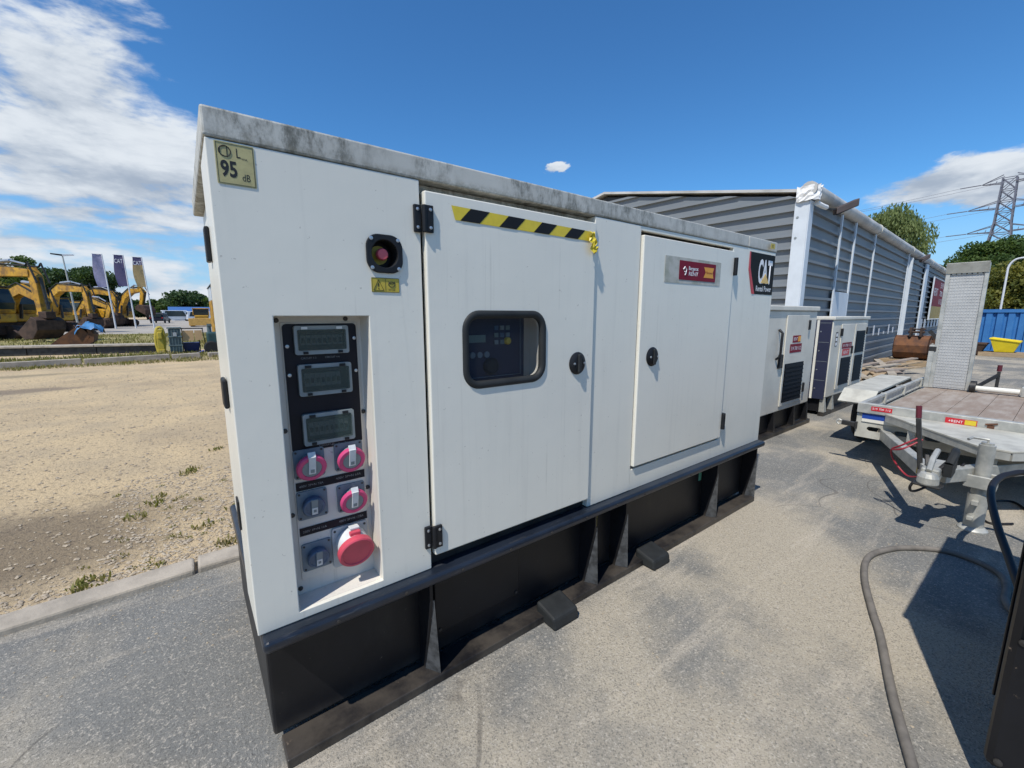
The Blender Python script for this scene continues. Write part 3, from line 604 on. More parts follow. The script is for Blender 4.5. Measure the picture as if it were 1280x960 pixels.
# hazard tape with its crumpled loose end
tp = MB().add([(0.692, -0.0158, 1.824), (0.706, -0.0158, 1.777), (1.392, -0.0158, 1.774), (1.412, -0.0158, 1.815)], [(0, 1, 2, 3)]).build('hazard_tape', TAPE_Y, d1)
def tape_z(x, top): return (1.824 - (x - 0.692) * 0.0125) if top else (1.777 - (x - 0.706) * 0.0044)
xk = 0.726
while xk < 1.36:
    a, b_ = xk, xk + 0.082
    MB().add([(a + 0.045, -0.0166, tape_z(a, 1) - .0004), (a, -0.0166, tape_z(a, 0) + .0004), (b_, -0.0166, tape_z(b_, 0) + .0004), (b_ + 0.045, -0.0166, tape_z(b_, 1) - .0004)], [(0, 1, 2, 3)]).build('tape_stripe', TAPE_K, tp)
    xk += 0.170
rt_ = random.Random(2); V = []; F = []
for i in range(9):
    for j in range(4):
        t = i / 8; V.append((1.380 + 0.012 * j + 0.010 * math.sin(i * 1.7 + j) + 0.010 * t, -0.018 - 0.016 * abs(math.sin(i * 1.3 + j * 2.1)) - 0.008 * t, 1.812 - 0.092 * t + 0.008 * math.cos(j * 2 + i)))
for i in range(8):
    for j in range(3): F.append((i * 4 + j, i * 4 + j + 1, i * 4 + j + 5, i * 4 + j + 4))
MB().add(V, F).build('tape_end', TAPE_Y, tp, fix=False)
# rental sticker on weathered glue patch
gr = sticker('glue_patch', 1.985, 2.575, 1.622, 1.762, RESIDUE, y=-0.0142, parent=d2)
rs = sticker('rental_sticker', 2.120, 2.512, 1.642, 1.746, MAROON, y=-0.0160, parent=d2)
text(rs, 'Bergerat', (2.212, -0.0178, 1.698), 0.021, INKW, width=0.100, bold=0.015)
text(rs, 'RENT', (2.214, -0.0178, 1.668), 0.022, INKW, width=0.098, bold=0.01)
MB().tube([(2.158, -0.0182, 1.698), (2.172, -0.0182, 1.713), (2.190, -0.0182, 1.700), (2.186, -0.0182, 1.684), (2.168, -0.0182, 1.688)], 0.0035, 5).tube([(2.186, -0.0182, 1.684), (2.176, -0.0182, 1.668)], 0.0035, 5).build('rental_mark', INKW, rs)
MB().add([(2.376, -0.0182, 1.724), (2.490, -0.0182, 1.724), (2.478, -0.0182, 1.694), (2.490, -0.0182, 1.664), (2.376, -0.0182, 1.664), (2.396, -0.0182, 1.694)], [(0, 1, 2, 3, 4, 5)]).build('orange_block', ORANGE, rs, fix=False)
text(rs, 'Monnoyeur', (2.402, -0.0186, 1.688), 0.014, MAROON, width=0.072)
# maker's sticker: black field, red wedge, white letters over a yellow triangle
cs = plate('maker_sticker', [(3.062, 1.590), (3.378, 1.590), (3.378, 1.868), (2.985, 1.868), (2.985, 1.76)], [], 0.0004, 0.0018, LOGO_K, G)
plate('red_wedge', [(2.978, 1.868), (2.990, 1.868), (3.002, 1.762), (3.090, 1.590), (3.050, 1.590), (2.978, 1.75)], [], -0.0008, 0.0003, REDST, cs)
for (ch, x0, w) in (('C', 3.125, 0.070), ('A', 3.190, 0.090), ('T', 3.272, 0.072)):
    text(cs, ch, (x0, -0.0002, 1.672), 0.158, INKW, width=w, bold=0.035)
plate('yellow_triangle', [(3.172, 1.668), (3.302, 1.668), (3.238, 1.735)], [], -0.0022, -0.0010, LOGO_Y, cs)
text(cs, 'Rental Power', (3.105, -0.0002, 1.612), 0.038, INKW, width=0.245, bold=0.01)
yt = sticker('yellow_tag', 3.235, 3.30, 1.906, 1.942, WARN_Y, y=-0.0202)
text(yt, '02', (3.25, -0.0220, 1.915), 0.018, INK)
# base rail, tank, skid
rail_pts = [(-0.012, -0.058), (-0.012, -0.058)]
MB().box(0.006, GL + 0.015, -0.05, GD + 0.04, 0.442, 0.4835).build('base_rail', NAVY, G, bevel=0.016, seg=4)
for i in range(14):
    MB().lathe((0.22 + i * 0.235, -0.05, 0.462), (0, -1, 0), [(0, .006), (.003, .006), (.004, 0)], 10).build('rail_bolt', DARK_SCREW, G)
MB().box(0.02, GL - 0.03, 0.075, GD - 0.05, 0.045, 0.4415).build('base_tank', BLACK, G, bevel=0.01)
for ya, yb in ((-0.035, 0.0745), (GD - 0.0495, GD + .03)): MB().box(0.04, GL - 0.05, ya, yb, 0.0045, 0.040).build('skid_flange', BLACK, G, bevel=0.004)
ap = MB().box(0.62, 1.06, 0.064, 0.0745, 0.13, 0.41).build('access_panel', BLACK, G, bevel=0.005)
for sx in (0.64, 1.04):
    for sz in (0.15, 0.39): MB().lathe((sx, 0.0635, sz), (0, -1, 0), [(0, .007), (.004, .007), (.005, 0)], 10).build('bolt', DARK_SCREW, ap)
for x in (0.56, 1.485, 1.735, 2.72, 3.31):
    MB().add([(x - .006, 0.074, 0.441), (x - .006, -0.030, 0.441), (x - .006, -0.030, 0.36), (x - .006, 0.03, 0.041), (x - .006, 0.074, 0.041),
              (x + .006, 0.074, 0.441), (x + .006, -0.030, 0.441), (x + .006, -0.030, 0.36), (x + .006, 0.03, 0.041), (x + .006, 0.074, 0.041)],
             [(0, 1, 2, 3, 4), (9, 8, 7, 6, 5), (0, 5, 6, 1), (1, 6, 7, 2), (2, 7, 8, 3), (3, 8, 9, 4), (4, 9, 5, 0)]).build('gusset', BLACK, G)
    MB().add([(x - .007, 0.03, 0.041), (x + 0.030, -0.030, 0.041), (x + .012, -0.030, 0.37), (x - .007, -0.030, 0.37)], [(0, 1, 2, 3), (3, 2, 1, 0)]).build('gusset_flare', mat('sunlit_scuffed_enamel', (0.085, 0.088, 0.09), 0.5, var=0.4, vscale=30), G, fix=False)  # sunlight on the flares painted in as a paler, mottled grey than the gussets
for x in (1.13, 1.90):
    MB().add([(x, -0.115, 0.0045), (x + 0.16, -0.115, 0.0045), (x + 0.16, 0.02, 0.0045), (x, 0.02, 0.0045), (x, -0.105, 0.062), (x + .16, -0.105, 0.062), (x + .16, 0.02, 0.088), (x, 0.02, 0.088)],
             [(0, 3, 2, 1), (4, 5, 6, 7), (0, 1, 5, 4), (1, 2, 6, 5), (2, 3, 7, 6), (3, 0, 4, 7)]).build('fork_pocket_foot', RUBBER, G, bevel=0.012)
gt = sticker('green_tag', 2.665, 2.70, 0.30, 0.37, mat('green_sticker', (0.12, 0.38, 0.26), 0.5), y=0.0745)
MB().box(1.50, 1.52, -0.006, -0.0005, 0.36, 0.44).build('tape_scrap', TAPE_Y, G); MB().box(1.535, 1.552, 0.05, 0.0745, 0.40, 0.43).build('tape_scrap', INKW, G)
# ---------------- socket recess
RB = 0.094
MB().box(RX0 - 0.004, RX0 - 0.0005, 0.0185, RB + 0.01, RZ0, RZ1).box(RX1 + 0.0005, RX1 + 0.004, 0.0185, RB + 0.01, RZ0, RZ1).box(RX0 - .004, RX1 + .004, 0.0185, RB + 0.01, RZ0 - 0.004, RZ0 - .0005).box(RX0 - .004, RX1 + .004, 0.0185, RB + .01, RZ1 + .0005, RZ1 + 0.004).box(RX0 - .0004, RX1 + .0004, RB, RB + 0.01, RZ0, RZ1).build('socket_recess', WHITE_IN, G)
spn = MB().box(0.146, 0.376, RB - 0.006, RB - 0.0005, 0.565, 1.425).build('socket_panel', WHITE_IN, G, bevel=0.002)
for (x, z) in ((0.137, 1.432), (0.342, 1.436), (0.383, 1.115), (0.135, 1.085), (0.383, 0.835), (0.135, 0.80), (0.383, 0.60), (0.14, 0.535)):
    MB().lathe((x, RB - 0.0002, z), (0, -1, 0), [(0, .0075), (.004, .0075), (.006, .005), (.0065, 0)], 12).build('bolt', DARK_SCREW, G)
bpn = plate('breaker_panel', rrect(0.150, 0.372, 1.010, 1.421, 0.012), [], RB - 0.010, RB - 0.0065, PANEL_K, G)
for (x, z) in ((0.160, 1.352), (0.364, 1.372), (0.364, 1.262), (0.160, 1.262)):
    MB().lathe((x, RB - 0.010, z), (0, -1, 0), [(0, .0055), (.003, .0055), (.004, 0)], 12).build('screw', SCREW, bpn)
for i, (x0, x1, z0, z1) in enumerate(((0.179, 0.342, 1.325, 1.415), (0.182, 0.345, 1.193, 1.294), (0.184, 0.344, 1.030, 1.134))):
    yb = RB - 0.0105
    fr = plate('breaker_box', rrect(x0, x1, z0, z1, 0.007, 4), [rrect(x0 + 0.010, x1 - 0.010, z0 + 0.014, z1 - 0.013, 0.004, 3)], yb - 0.016, yb, FRAME_G, bpn, bevel=0.002)
    MB().box(x0 + 0.010, x1 - 0.010, yb - 0.002, yb, z0 + 0.013, z1 - 0.012).build('box_back', PANEL_K, fr)
    n = 8
    for k in range(n):
        if i == 1 and k > 6: continue
        xa = x0 + 0.018 + k * (x1 - x0 - 0.036) / n
        br = MB().box(xa, xa + 0.0145, yb - 0.009, yb - 0.0022, z0 + 0.030, z1 - 0.030).build('breaker', BREAKER, fr)
        MB().box(xa + 0.003, xa + 0.0115, yb - 0.013, yb - 0.009, (z0 + z1) / 2 - 0.009, (z0 + z1) / 2 + 0.006).build('toggle', PANEL_K, br)
    plate('tinted_lid', rrect(x0 + 0.009, x1 - 0.009, z0 + 0.013, z1 - 0.012, 0.004, 3), [], yb - 0.019, yb - 0.0172, LIDGLASS, fr)
    for fx in (0.18, 0.82):
        xc = x0 + fx * (x1 - x0)
        MB().box(xc - 0.009, xc + 0.009, yb - 0.021, yb - 0.0165, z1 - 0.011, z1 - 0.003).build('lid_hinge', TABW if i == 0 else PLASTIC, fr)
        MB().box(xc - 0.007, xc + 0.007, yb - 0.021, yb - 0.0165, z0 + 0.002, z0 + 0.010).build('lid_catch', PLASTIC, fr)
for (s_, x, z) in (('CIRCUIT 1-3', 0.196, 1.310), ('CIRCUIT 4-6', 0.268, 1.310), ('CIRCUIT 7', 0.23, 1.018), ('400V 3P+N 16A', 0.165, 1.0005), ('400V 3P+N 32A', 0.268, 1.0145)):
    text(bpn, s_, (x, RB - 0.0102, z), 0.006, FADEDW, width=0.055 if '400' in s_ else 0.045)
for (z, a, b_) in ((0.893, '400V 3P+N 32A', '400V 3P+N 63A'), (0.735, '230V 1P+N 16A', '400V 3P+N 125A')):
    st = MB().box(0.151, 0.373, RB - 0.0085, RB - 0.0062, z - 0.014, z + 0.014).build('label_strip', PANEL_K, G)
    text(st, a, (0.160, RB - 0.0086, z - 0.004), 0.008, FADEDW, width=0.075); text(st, b_, (0.275, RB - 0.0086, z - 0.002), 0.008, FADEDW, width=0.085)
def cee(x, z, kind):
    y0 = RB - 0.0062
    if kind == 'big':
        s = plate('socket', rrect(x - 0.064, x + 0.058, z - 0.052, z + 0.094, 0.01, 4), [], y0 - 0.008, y0, CEE_LGREY, G, bevel=0.002)
        ax = Vector((0.0, -0.955, -0.30)).normalized()
        MB().lathe((x - 0.002, y0 - 0.004, z + 0.040), ax, [(0, .050), (.056, .054), (.058, .05)], 30).build('socket_body', TABW, s, smooth=True)
        p = Vector((x - 0.002, y0 - 0.004, z + 0.040)) + ax * 0.050
        MB().lathe(p, ax, [(0, .052), (.004, .060), (.024, .060), (.028, .056), (.028, .049), (.025, .047), (.0245, 0)], 34).build('socket_lid', CEE_RED2, s, smooth=True)
        q = p + Vector((0, -0.001, 0.052)); MB().box(q.x - 0.016, q.x + 0.020, q.y - 0.012, q.y + 0.006, q.z - 0.004, q.z + 0.012).build('lid_catch', CEE_RED2, s, bevel=0.003)
        q = Vector((x - 0.012, y0 - 0.020, z + 0.092)); MB().box(q.x, q.x + 0.032, q.y - 0.026, q.y, q.z - 0.004, q.z + 0.004).build('lid_hinge', TABW, s, bevel=0.002)
        for sx in (-0.054, 0.048):
            MB().lathe((x + sx, y0 - 0.008, z + 0.082), (0, -1, 0), [(0, .004), (.002, .004), (.003, 0)], 10).build('screw', DARK_SCREW, s)
        return s
    s = plate('socket', rrect(x - 0.047, x + 0.047, z - 0.042, z + 0.056, 0.008, 4), [], y0 - 0.007, y0, CEE_GREY, G, bevel=0.002)
    for sx in (-0.039, 0.039):
        for sz in (-0.034, 0.048): MB().lathe((x + sx, y0 - 0.007, z + sz), (0, -1, 0), [(0, .0035), (.002, .0035), (.0025, 0)], 10).build('screw', DARK_SCREW, s)
    ax = Vector((0.0, -0.965, -0.26)).normalized() if kind == 'red' else Vector((0.0, -0.975, -0.22)).normalized()
    p = Vector((x, y0 - 0.004, z + 0.008))
    if kind == 'red':
        MB().lathe(p, ax, [(0, .032), (.026, .034), (.027, .03)], 26).build('socket_body', CEE_MID, s, smooth=True)
        p2 = p + ax * 0.022
        ld = MB().lathe(p2, ax, [(0, .040), (.003, .045), (.014, .0455), (.018, .042), (.018, .031), (.016, .030), (.0155, 0)], 30).build('socket_lid', CEE_RED, s, smooth=True)
        MB().lathe(p2 + ax * 0.0158, ax, [(0, .0295), (.001, .0295), (.0015, 0)], 26).build('lid_disc', CEE_MID, ld)
        u = Vector((0, 0, 1)); u = (u - ax * u.dot(ax)).normalized()
        c = p2 + ax * 0.021
        MB().bar(c - u * 0.016, c + u * 0.046, 0.021, 0.005, up=ax).build('lid_tab', TABW, ld, bevel=0.001)
        MB().bar(c + u * 0.040, c + u * 0.056 - ax * 0.014, 0.023, 0.005, up=ax).build('lid_hinge', TABW, ld, bevel=0.001)
        MB().bar(c - u * 0.011 + ax * 0.003, c + u * 0.001 + ax * 0.003, 0.012, 0.0008, up=ax).build('lid_mark', CEE_MID, ld)
    else:
        MB().lathe(p, ax, [(0, .031), (.016, .032), (.019, .030)], 24).build('socket_body', CEE_BLUE, s, smooth=True)
        p2 = p + ax * 0.015
        ld = MB().lathe(p2, ax, [(0, .034), (.010, .035), (.013, .032), (.013, .026), (.0115, .0255), (.011, 0)], 26).build('socket_lid', CEE_BLUE, s, smooth=True)
        u = Vector((0, 0, 1)); u = (u - ax * u.dot(ax)).normalized(); c = p2 + ax * 0.016
        MB().bar(c - u * 0.022, c + u * 0.034, 0.020, 0.005, up=ax).build('lid_tab', CEE_MID, ld, bevel=0.001)
        MB().bar(c - u * 0.020 + ax * 0.003, c + u * 0.004 + ax * 0.003, 0.017, 0.0012, up=ax).build('lid_plate', TABW, ld)
        MB().bar(c - u * 0.012 + ax * 0.004, c - u * 0.002 + ax * 0.004, 0.009, 0.0006, up=ax).build('lid_mark', CEE_MID, ld)
cee(0.196, 0.962, 'red'); cee(0.322, 0.962, 'red'); cee(0.196, 0.820, 'blue'); cee(0.322, 0.812, 'red'); cee(0.198, 0.636, 'blue'); cee(0.312, 0.625, 'big')
# ------------------------------------------------------------------ smaller generators in the row behind
def louvre(name, x0, x1, z0, z1, y, par, m=LOUVRE, n=9):
    f = MB().box(x0, x1, y + 0.004, y + 0.03, z0, z1).build(name, m, par)
    for k in range(n):
        z = z0 + (k + 0.5) * (z1 - z0) / n; h = (z1 - z0) / n
        MB().add([(x0 + .012, y - 0.006, z - h * .42), (x1 - .012, y - 0.006, z - h * .42), (x1 - .012, y + 0.004, z + h * .42), (x0 + .012, y + 0.004, z + h * .42)], [(0, 1, 2, 3)]).build('slat', m, f, fix=False)
    return f
S = thing('generator', 'small white generator with one door and black louvre behind the large cabinet', 'generator', (5.75, 1.2, 0))
x0, x1, y0, y1, zt = 4.82, 6.42, 0.645, 1.62, 1.49
MB().box(x0, x1, y0, y1, 0.30, zt).build('body', DIRTY_WHITE, S, bevel=0.012)
MB().box(x0 - .01, x1 + .012, y0 - .022, y1 + .02, zt + .002, zt + 0.058).build('roof', DIRTY_WHITE, S, bevel=0.01)
dr = MB().box(5.46, 6.13, y0 - 0.014, y0 - 0.001, 0.36, 1.44).build('door', DIRTY_WHITE, S, bevel=0.004)
louvre('louvre', 5.50, 6.08, 0.40, 0.87, y0 - 0.019, dr)
MB().box(6.115, 6.155, y0 - .03, y0 - .001, 1.26, 1.38).build('hinge', PLASTIC, dr, bevel=.005); MB().box(6.115, 6.155, y0 - .03, y0 - .001, 0.47, 0.59).build('hinge', PLASTIC, dr, bevel=.005)
MB().box(5.32, 5.42, y0 - .026, y0 - .001, 0.83, 0.99).build('latch', PLASTIC, S, bevel=.008)
MB().tube([(5.27, y0 - .005, 1.28), (5.265, y0 - .045, 1.24), (5.26, y0 - .045, 0.98), (5.255, y0 - .005, 0.94)], 0.014, 8).build('grab_handle', PLASTIC, S, smooth=True)
a = MB().box(5.66, 5.90, y0 - .0165, y0 - .0145, 1.115, 1.20).build('rental_sticker', MAROON, dr); MB().box(5.82, 5.895, y0 - .018, y0 - .0166, 1.125, 1.19).build('orange_block', ORANGE, a)
text(a, 'RENT', (5.68, y0 - .0166, 1.14), 0.04, INKW, width=0.12)
a = MB().box(5.60, 5.95, y0 - .0165, y0 - .0145, 0.995, 1.10).build('phone_sticker', MAROON, dr); text(a, '519 700 112', (5.625, y0 - .0166, 1.025), 0.045, INKW, width=0.30)
MB().box(x0, x1, y0 + .05, y1 - .05, 0.06, 0.2995).build('base_tank', BLACK, S, bevel=.008)
for ya, yb in ((y0 - .02, y0 + .0495), (y1 - .06, y1)): MB().box(x0, x1 + .1, ya, yb, 0.0045, 0.06).build('skid', BLACK, S, bevel=.006)
for x in (5.35, 5.95, 6.38):
    MB().add([(x, y0 + .049, .299), (x, y0 - .005, .299), (x, y0 - .018, .061), (x, y0 + .049, .061), (x + .02, y0 + .049, .299), (x + .02, y0 - .005, .299), (x + .05, y0 - .018, .061), (x + .05, y0 + .049, .061)], [(0, 1, 2, 3), (7, 6, 5, 4), (0, 4, 5, 1), (1, 5, 6, 2), (2, 6, 7, 3), (3, 7, 4, 0)]).build('gusset', BLACK, S)
T3 = thing('generator', 'white generator with black end panel and three dark louvres beside the building', 'generator', (7.9, 1.15, 0))
x0, x1, y0, y1, zt = 7.06, 8.72, 0.645, 1.60, 1.37
MB().box(x0 + .02, x1, y0, y1, 0.27, zt).build('body', DIRTY_WHITE, T3, bevel=0.012)
MB().box(x0 - .0, x1 + .012, y0 - .02, y1 + .02, zt + .002, zt + .05).build('roof', DIRTY_WHITE, T3, bevel=0.01)
MB().box(x0 - .012, x0 + .019, y0 + .012, y0 + .155, 0.25, zt + .0).build('end_panel', NAVYP, T3, bevel=.004)
MB().box(x0 - .016, x0 + .019, y0 + .156, y0 + .185, 0.25, zt - .0).build('white_edge_strip', WHITE, T3)
MB().box(x0 - .012, x0 + .019, y0 + .186, y1, 0.25, zt).build('end_panel', NAVYP, T3)
for k in range(4):
    z = 0.40 + k * 0.27
    MB().box(x0 - .0135, x0 - .0121, y0 + .02, y0 + .15, z + .12, z + .124).build('panel_joint', FRAME_G, T3)
    MB().lathe((x0 - .012, y0 + .13, z), (-1, 0, 0), [(0, .010), (.004, .010), (.006, 0)], 10).build('bolt', SCREW, T3)
for (a0, a1, name) in ((7.42, 8.02, 'door'), (8.06, 8.62, 'door')):
    dr = MB().box(a0, a1, y0 - .014, y0 - .001, 0.36, 1.31).build(name, DIRTY_WHITE, T3, bevel=.004)
    louvre('louvre', a0 + .09, a1 - .06, 0.41, 0.82, y0 - .019, dr)
    if a0 > 8: louvre('louvre', a0 + .05, a1 - .06, 0.86, 1.20, y0 - .019, dr)
    else:
        b1 = MB().box(7.50, 7.93, y0 - .0165, y0 - .0145, 0.955, 1.04).build('phone_sticker', MAROON, dr); text(b1, '519 700 112', (7.53, y0 - .0166, 0.978), 0.042, INKW, width=0.36)
        b2 = MB().box(7.54, 7.86, y0 - .0165, y0 - .0145, 0.85, 0.945).build('rental_sticker', REDST, dr); text(b2, 'RENT', (7.58, y0 - .0166, 0.872), 0.05, INKW, width=0.22)
        MB().box(7.93, 7.99, y0 - .03, y0 - .0145, 0.86, 0.98).build('latch', PLASTIC, dr, bevel=.008)
    MB().box(a0 - .015 if a0 < 8 else a1 - .02, a0 + .02 if a0 < 8 else a1 + .015, y0 - .03, y0 - .001, 1.14, 1.25).build('hinge', PLASTIC, dr, bevel=.005)
wst = MB().box(7.22, 7.31, y0 - .0025, y0 - .0005, 1.0, 1.20).build('warning_sticker', PLASTIC, T3)
for k in range(3): MB().box(7.235, 7.295, y0 - .004, y0 - .0026, 1.01 + k * .064, 1.055 + k * .064).build('pictogram', INKW, wst)
MB().box(x0 + .04, x1, y0 + .06, y1 - .06, 0.06, 0.2695).build('base_tank', BLACK, T3)
for ya, yb in ((y0 - .01, y0 + .0595), (y1 - .06, y1)): MB().box(x0, x1, ya, yb, 0.0045, 0.06).build('skid', BLACK, T3)
for x in (7.08, 7.40, 8.45):
    MB().add([(x, y0 + .059, .269), (x, y0, .269), (x, y0 - .008, .061), (x, y0 + .059, .061), (x + .03, y0 + .059, .269), (x + .03, y0, .269), (x + .10, y0 - .008, .061), (x + .10, y0 + .059, .061)], [(0, 1, 2, 3), (7, 6, 5, 4), (0, 4, 5, 1), (1, 5, 6, 2), (2, 6, 7, 3), (3, 7, 4, 0)]).build('gusset', GALV, T3)
# dark machine standing right beside the viewer; only its edge and its shadow come into view
K = thing('machine_cabinet', 'black machine cabinet at the right edge casting a square shadow', 'cabinet', (2.1, -1.9, 0))
MB().box(1.72, 2.92, -2.5, -1.380, 0.10, 1.36).build('body', BLACK, K, bevel=0.02)
MB().box(1.71, 2.94, -2.52, -1.372, 1.362, 1.40).build('lid', BLACK, K, bevel=0.01)
for ya in (-2.45, -1.60): MB().box(1.75, 2.87, ya, ya + .15, 0.0045, 0.0995).build('skid', BLACK, K)
MB().box(1.85, 2.75, -1.3795, -1.372, 0.25, 1.2).build('door', BLACK, K, bevel=.006)
MB().box(1.708, 1.7195, -2.35, -1.46, 0.55, 1.30).build('end_door', BLACK, K, bevel=.005)
louvre_k = MB().box(1.709, 1.7195, -2.30, -1.48, 0.16, 0.50).build('end_grille', LOUVRE, K)
for k in range(7): MB().bar((1.705, -2.28, .19 + k * .045), (1.705, -1.50, .19 + k * .045), .012, .02).build('slat', LOUVRE, louvre_k)
for z in (.62, 1.22): MB().box(1.697, 1.7195, -1.458, -1.41, z - .05, z + .05).build('hinge', STEELDARK, K, bevel=.004)
for z in (.13, .53, 1.33):
    for y in (-1.41, -2.47): MB().lathe((1.7195, y, z), (-1, 0, 0), [(0, .010), (.005, .010), (.007, 0)], 10).build('bolt', DARK_SCREW, K)

# ------------------------------------------------------------------ cables on the ground
def smoothpath(P, n=8):
    P = [Vector(p) for p in P]; out = []
    for i in range(len(P) - 1):
        a, b_, c_, d_ = P[max(i - 1, 0)], P[i], P[i + 1], P[min(i + 2, len(P) - 1)]
        for k in range(n):
            t = k / n; out.append(0.5 * ((2 * b_) + (c_ - a) * t + (2 * a - 5 * b_ + 4 * c_ - d_) * t * t + (3 * b_ - 3 * c_ + d_ - a) * t ** 3))
    return out + [P[-1]]
hz = 0.017
tag(MB().tube(smoothpath([(1.5, -1.30, hz), (1.9, -1.15, hz), (2.27, -1.032, hz), (2.453, -0.962, hz), (2.765, -0.857, hz), (3.027, -0.813, hz), (3.235, -0.863, hz), (3.377, -0.949, hz), (3.486, -1.076, hz), (3.481, -1.211, hz), (3.395, -1.311, hz), (3.254, -1.343, hz), (3.084, -1.349, hz), (2.96, -1.40, 0.03), (2.93, -1.5, 0.12)]), 0.0165, 10).build('hose', HOSE, smooth=True),
    'dusty grey hose looping across the asphalt in front of the trailer', 'hose')
tag(MB().tube(smoothpath([(2.6, -1.50, 0.105), (2.75, -1.418, 0.165), (2.8, -1.396, 0.196), (3.0, -1.337, 0.268), (3.2, -1.269, 0.365), (3.4, -1.222, 0.45), (3.6, -1.218, 0.483), (3.75, -1.261, 0.506), (3.85, -1.36, 0.50), (3.7, -1.6, 0.36), (3.3, -1.75, 0.30), (2.93, -1.8, 0.32)]), 0.017, 12).build('cable', CABLE, smooth=True),
    'thick black cable hanging in a loop beside the trailer jack', 'cable')
tag(MB().tube(smoothpath([(4.35, -1.30, 0.016), (4.25, -1.20, 0.012), (4.4, -1.14, 0.012), (4.75, -1.16, 0.012), (4.9, -1.27, 0.012), (4.7, -1.36, 0.012)]), 0.008, 8).build('cable', CABLE, smooth=True),
    'thin dark cable lying on the ground behind the trailer jack', 'cable')

# ------------------------------------------------------------------ plant trailer
TR = thing('plant_trailer', 'galvanised flatbed plant trailer with one loading ramp standing upright', 'trailer', (5.6, -0.94, 0))
FX = 5.0
fb = MB().box(FX - 0.03, FX + 0.03, -1.66, -0.22, 0.525, 0.62).build('front_rail', GALV, TR, bevel=0.006)
R_Y = (0, -1, 0)
rs = MB().box(FX - 0.0325, FX - 0.0305, -0.475, -0.325, 0.558, 0.598).build('phone_sticker', REDST, fb)
text(rs, '519 700 112', (FX - 0.0326, -0.333, 0.570), 0.019, INKW, right=R_Y, width=0.130)
rs2 = MB().box(FX - 0.0325, FX - 0.0305, -1.005, -0.820, 0.545, 0.592).build('rental_sticker', REDST, fb)
text(rs2, '+RENT', (FX - 0.0326, -0.838, 0.556), 0.022, INKW, right=R_Y, width=0.085)
MB().box(FX - 0.0335, FX - 0.0326, -1.0, -0.935, 0.549, 0.588).build('yellow_block', TAPE_Y, rs2)
MB().box(FX - 0.034, FX - 0.0305, -1.10, -1.06, 0.540, 0.575).bar((FX - 0.034, -1.05, 0.575), (FX - 0.034, -1.115, 0.59), 0.01, 0.012).build('rusty_clip', RUST, fb)
# front cross plate with oval holes, blue and white reflector board
def oval(cy, cz, a=0.055, b=0.022): return [(cy + (a - b) * (1 if abs(t) < 90 or t > 270 else -1) + b * math.cos(R(t)), cz + b * math.sin(R(t))) for t in range(0, 360, 20)]
def plate_x(name, outer, holes, xa, xb, m, parent):
    o = plate(name, outer, holes, xa, xb, m, parent)
    off = origin(parent)
    for v in o.data.vertices:           # swap x and y: sheet becomes a yz sheet
        wx, wy = v.co.x + off.x, v.co.y + off.y; v.co.x, v.co.y = wy - off.x, wx - off.y
    o.data.flip_normals(); return o
holes = [oval(y, 0.375) for y in (-0.36, -0.56, -0.76, -1.0, -1.22, -1.45)]
plate_x('front_cross_plate', [(-1.66, 0.285), (-0.22, 0.285), (-0.22, 0.515), (-1.66, 0.515)], holes, FX - 0.005, FX + 0.012, CREAM, TR)
bl = MB().box(FX - 0.014, FX - 0.0055, -0.555, -0.262, 0.470, 0.520).build('blue_reflector_board', BLUEST, TR)
MB().box(FX - 0.0145, FX - 0.0055, -0.555, -0.262, 0.440, 0.4695).build('white_reflector_board', WHITE, TR)
text(bl, 'WPI 7', (FX - 0.0142, -0.50, 0.476), 0.012, INKW, right=R_Y)
# tie-down lever at the corner
MB().box(FX - .03, FX - .006, -0.235, -0.215, 0.36, 0.43).bar((FX - .02, -0.215, 0.40), (FX - .03, -0.115, 0.405), 0.03, 0.045).build('corner_bracket', STEELDARK, TR, bevel=.004)
MB().tube([(FX - .03 + .0 * i, -0.095 + .022 * math.cos(i * .7854), 0.405 + .022 * math.sin(i * .7854)) for i in range(8)], 0.008, 8, closed=True).build('lashing_ring', GALV, TR, smooth=True)
# chassis, deck, side rails
for y in (-0.26, -1.62): MB().box(FX + .031, 7.72, y - .03, y + .03, 0.36, 0.485).build('chassis_beam', GALV, TR, bevel=.005)
for x in (5.7, 6.4, 7.1, 7.66): MB().box(x, x + .06, -1.589, -0.291, 0.38, 0.47).build('cross_member', GALV, TR)
for k in range(6):
    ya = -1.588 + k * 0.216; MB().box(FX + .032, 7.70, ya, ya + 0.213, 0.4862, 0.505).build('deck_board', PLY, TR, bevel=.002)
for y in (-0.245, -1.635):
    MB().box(FX + .031, 7.72, y - .018, y + .018, 0.5065, 0.525).box(FX + .031, 7.72, y - .018, y + .018, 0.59, 0.62).box(FX + .031, 7.72, y - .004, y + .004, 0.525, 0.59).build('side_rail', GALV, TR, bevel=.003)
    for x in (5.75, 6.6, 7.5): MB().box(x, x + .05, y - .024, y + .024, 0.5065, 0.622).build('stake_pocket', CREAM, TR)
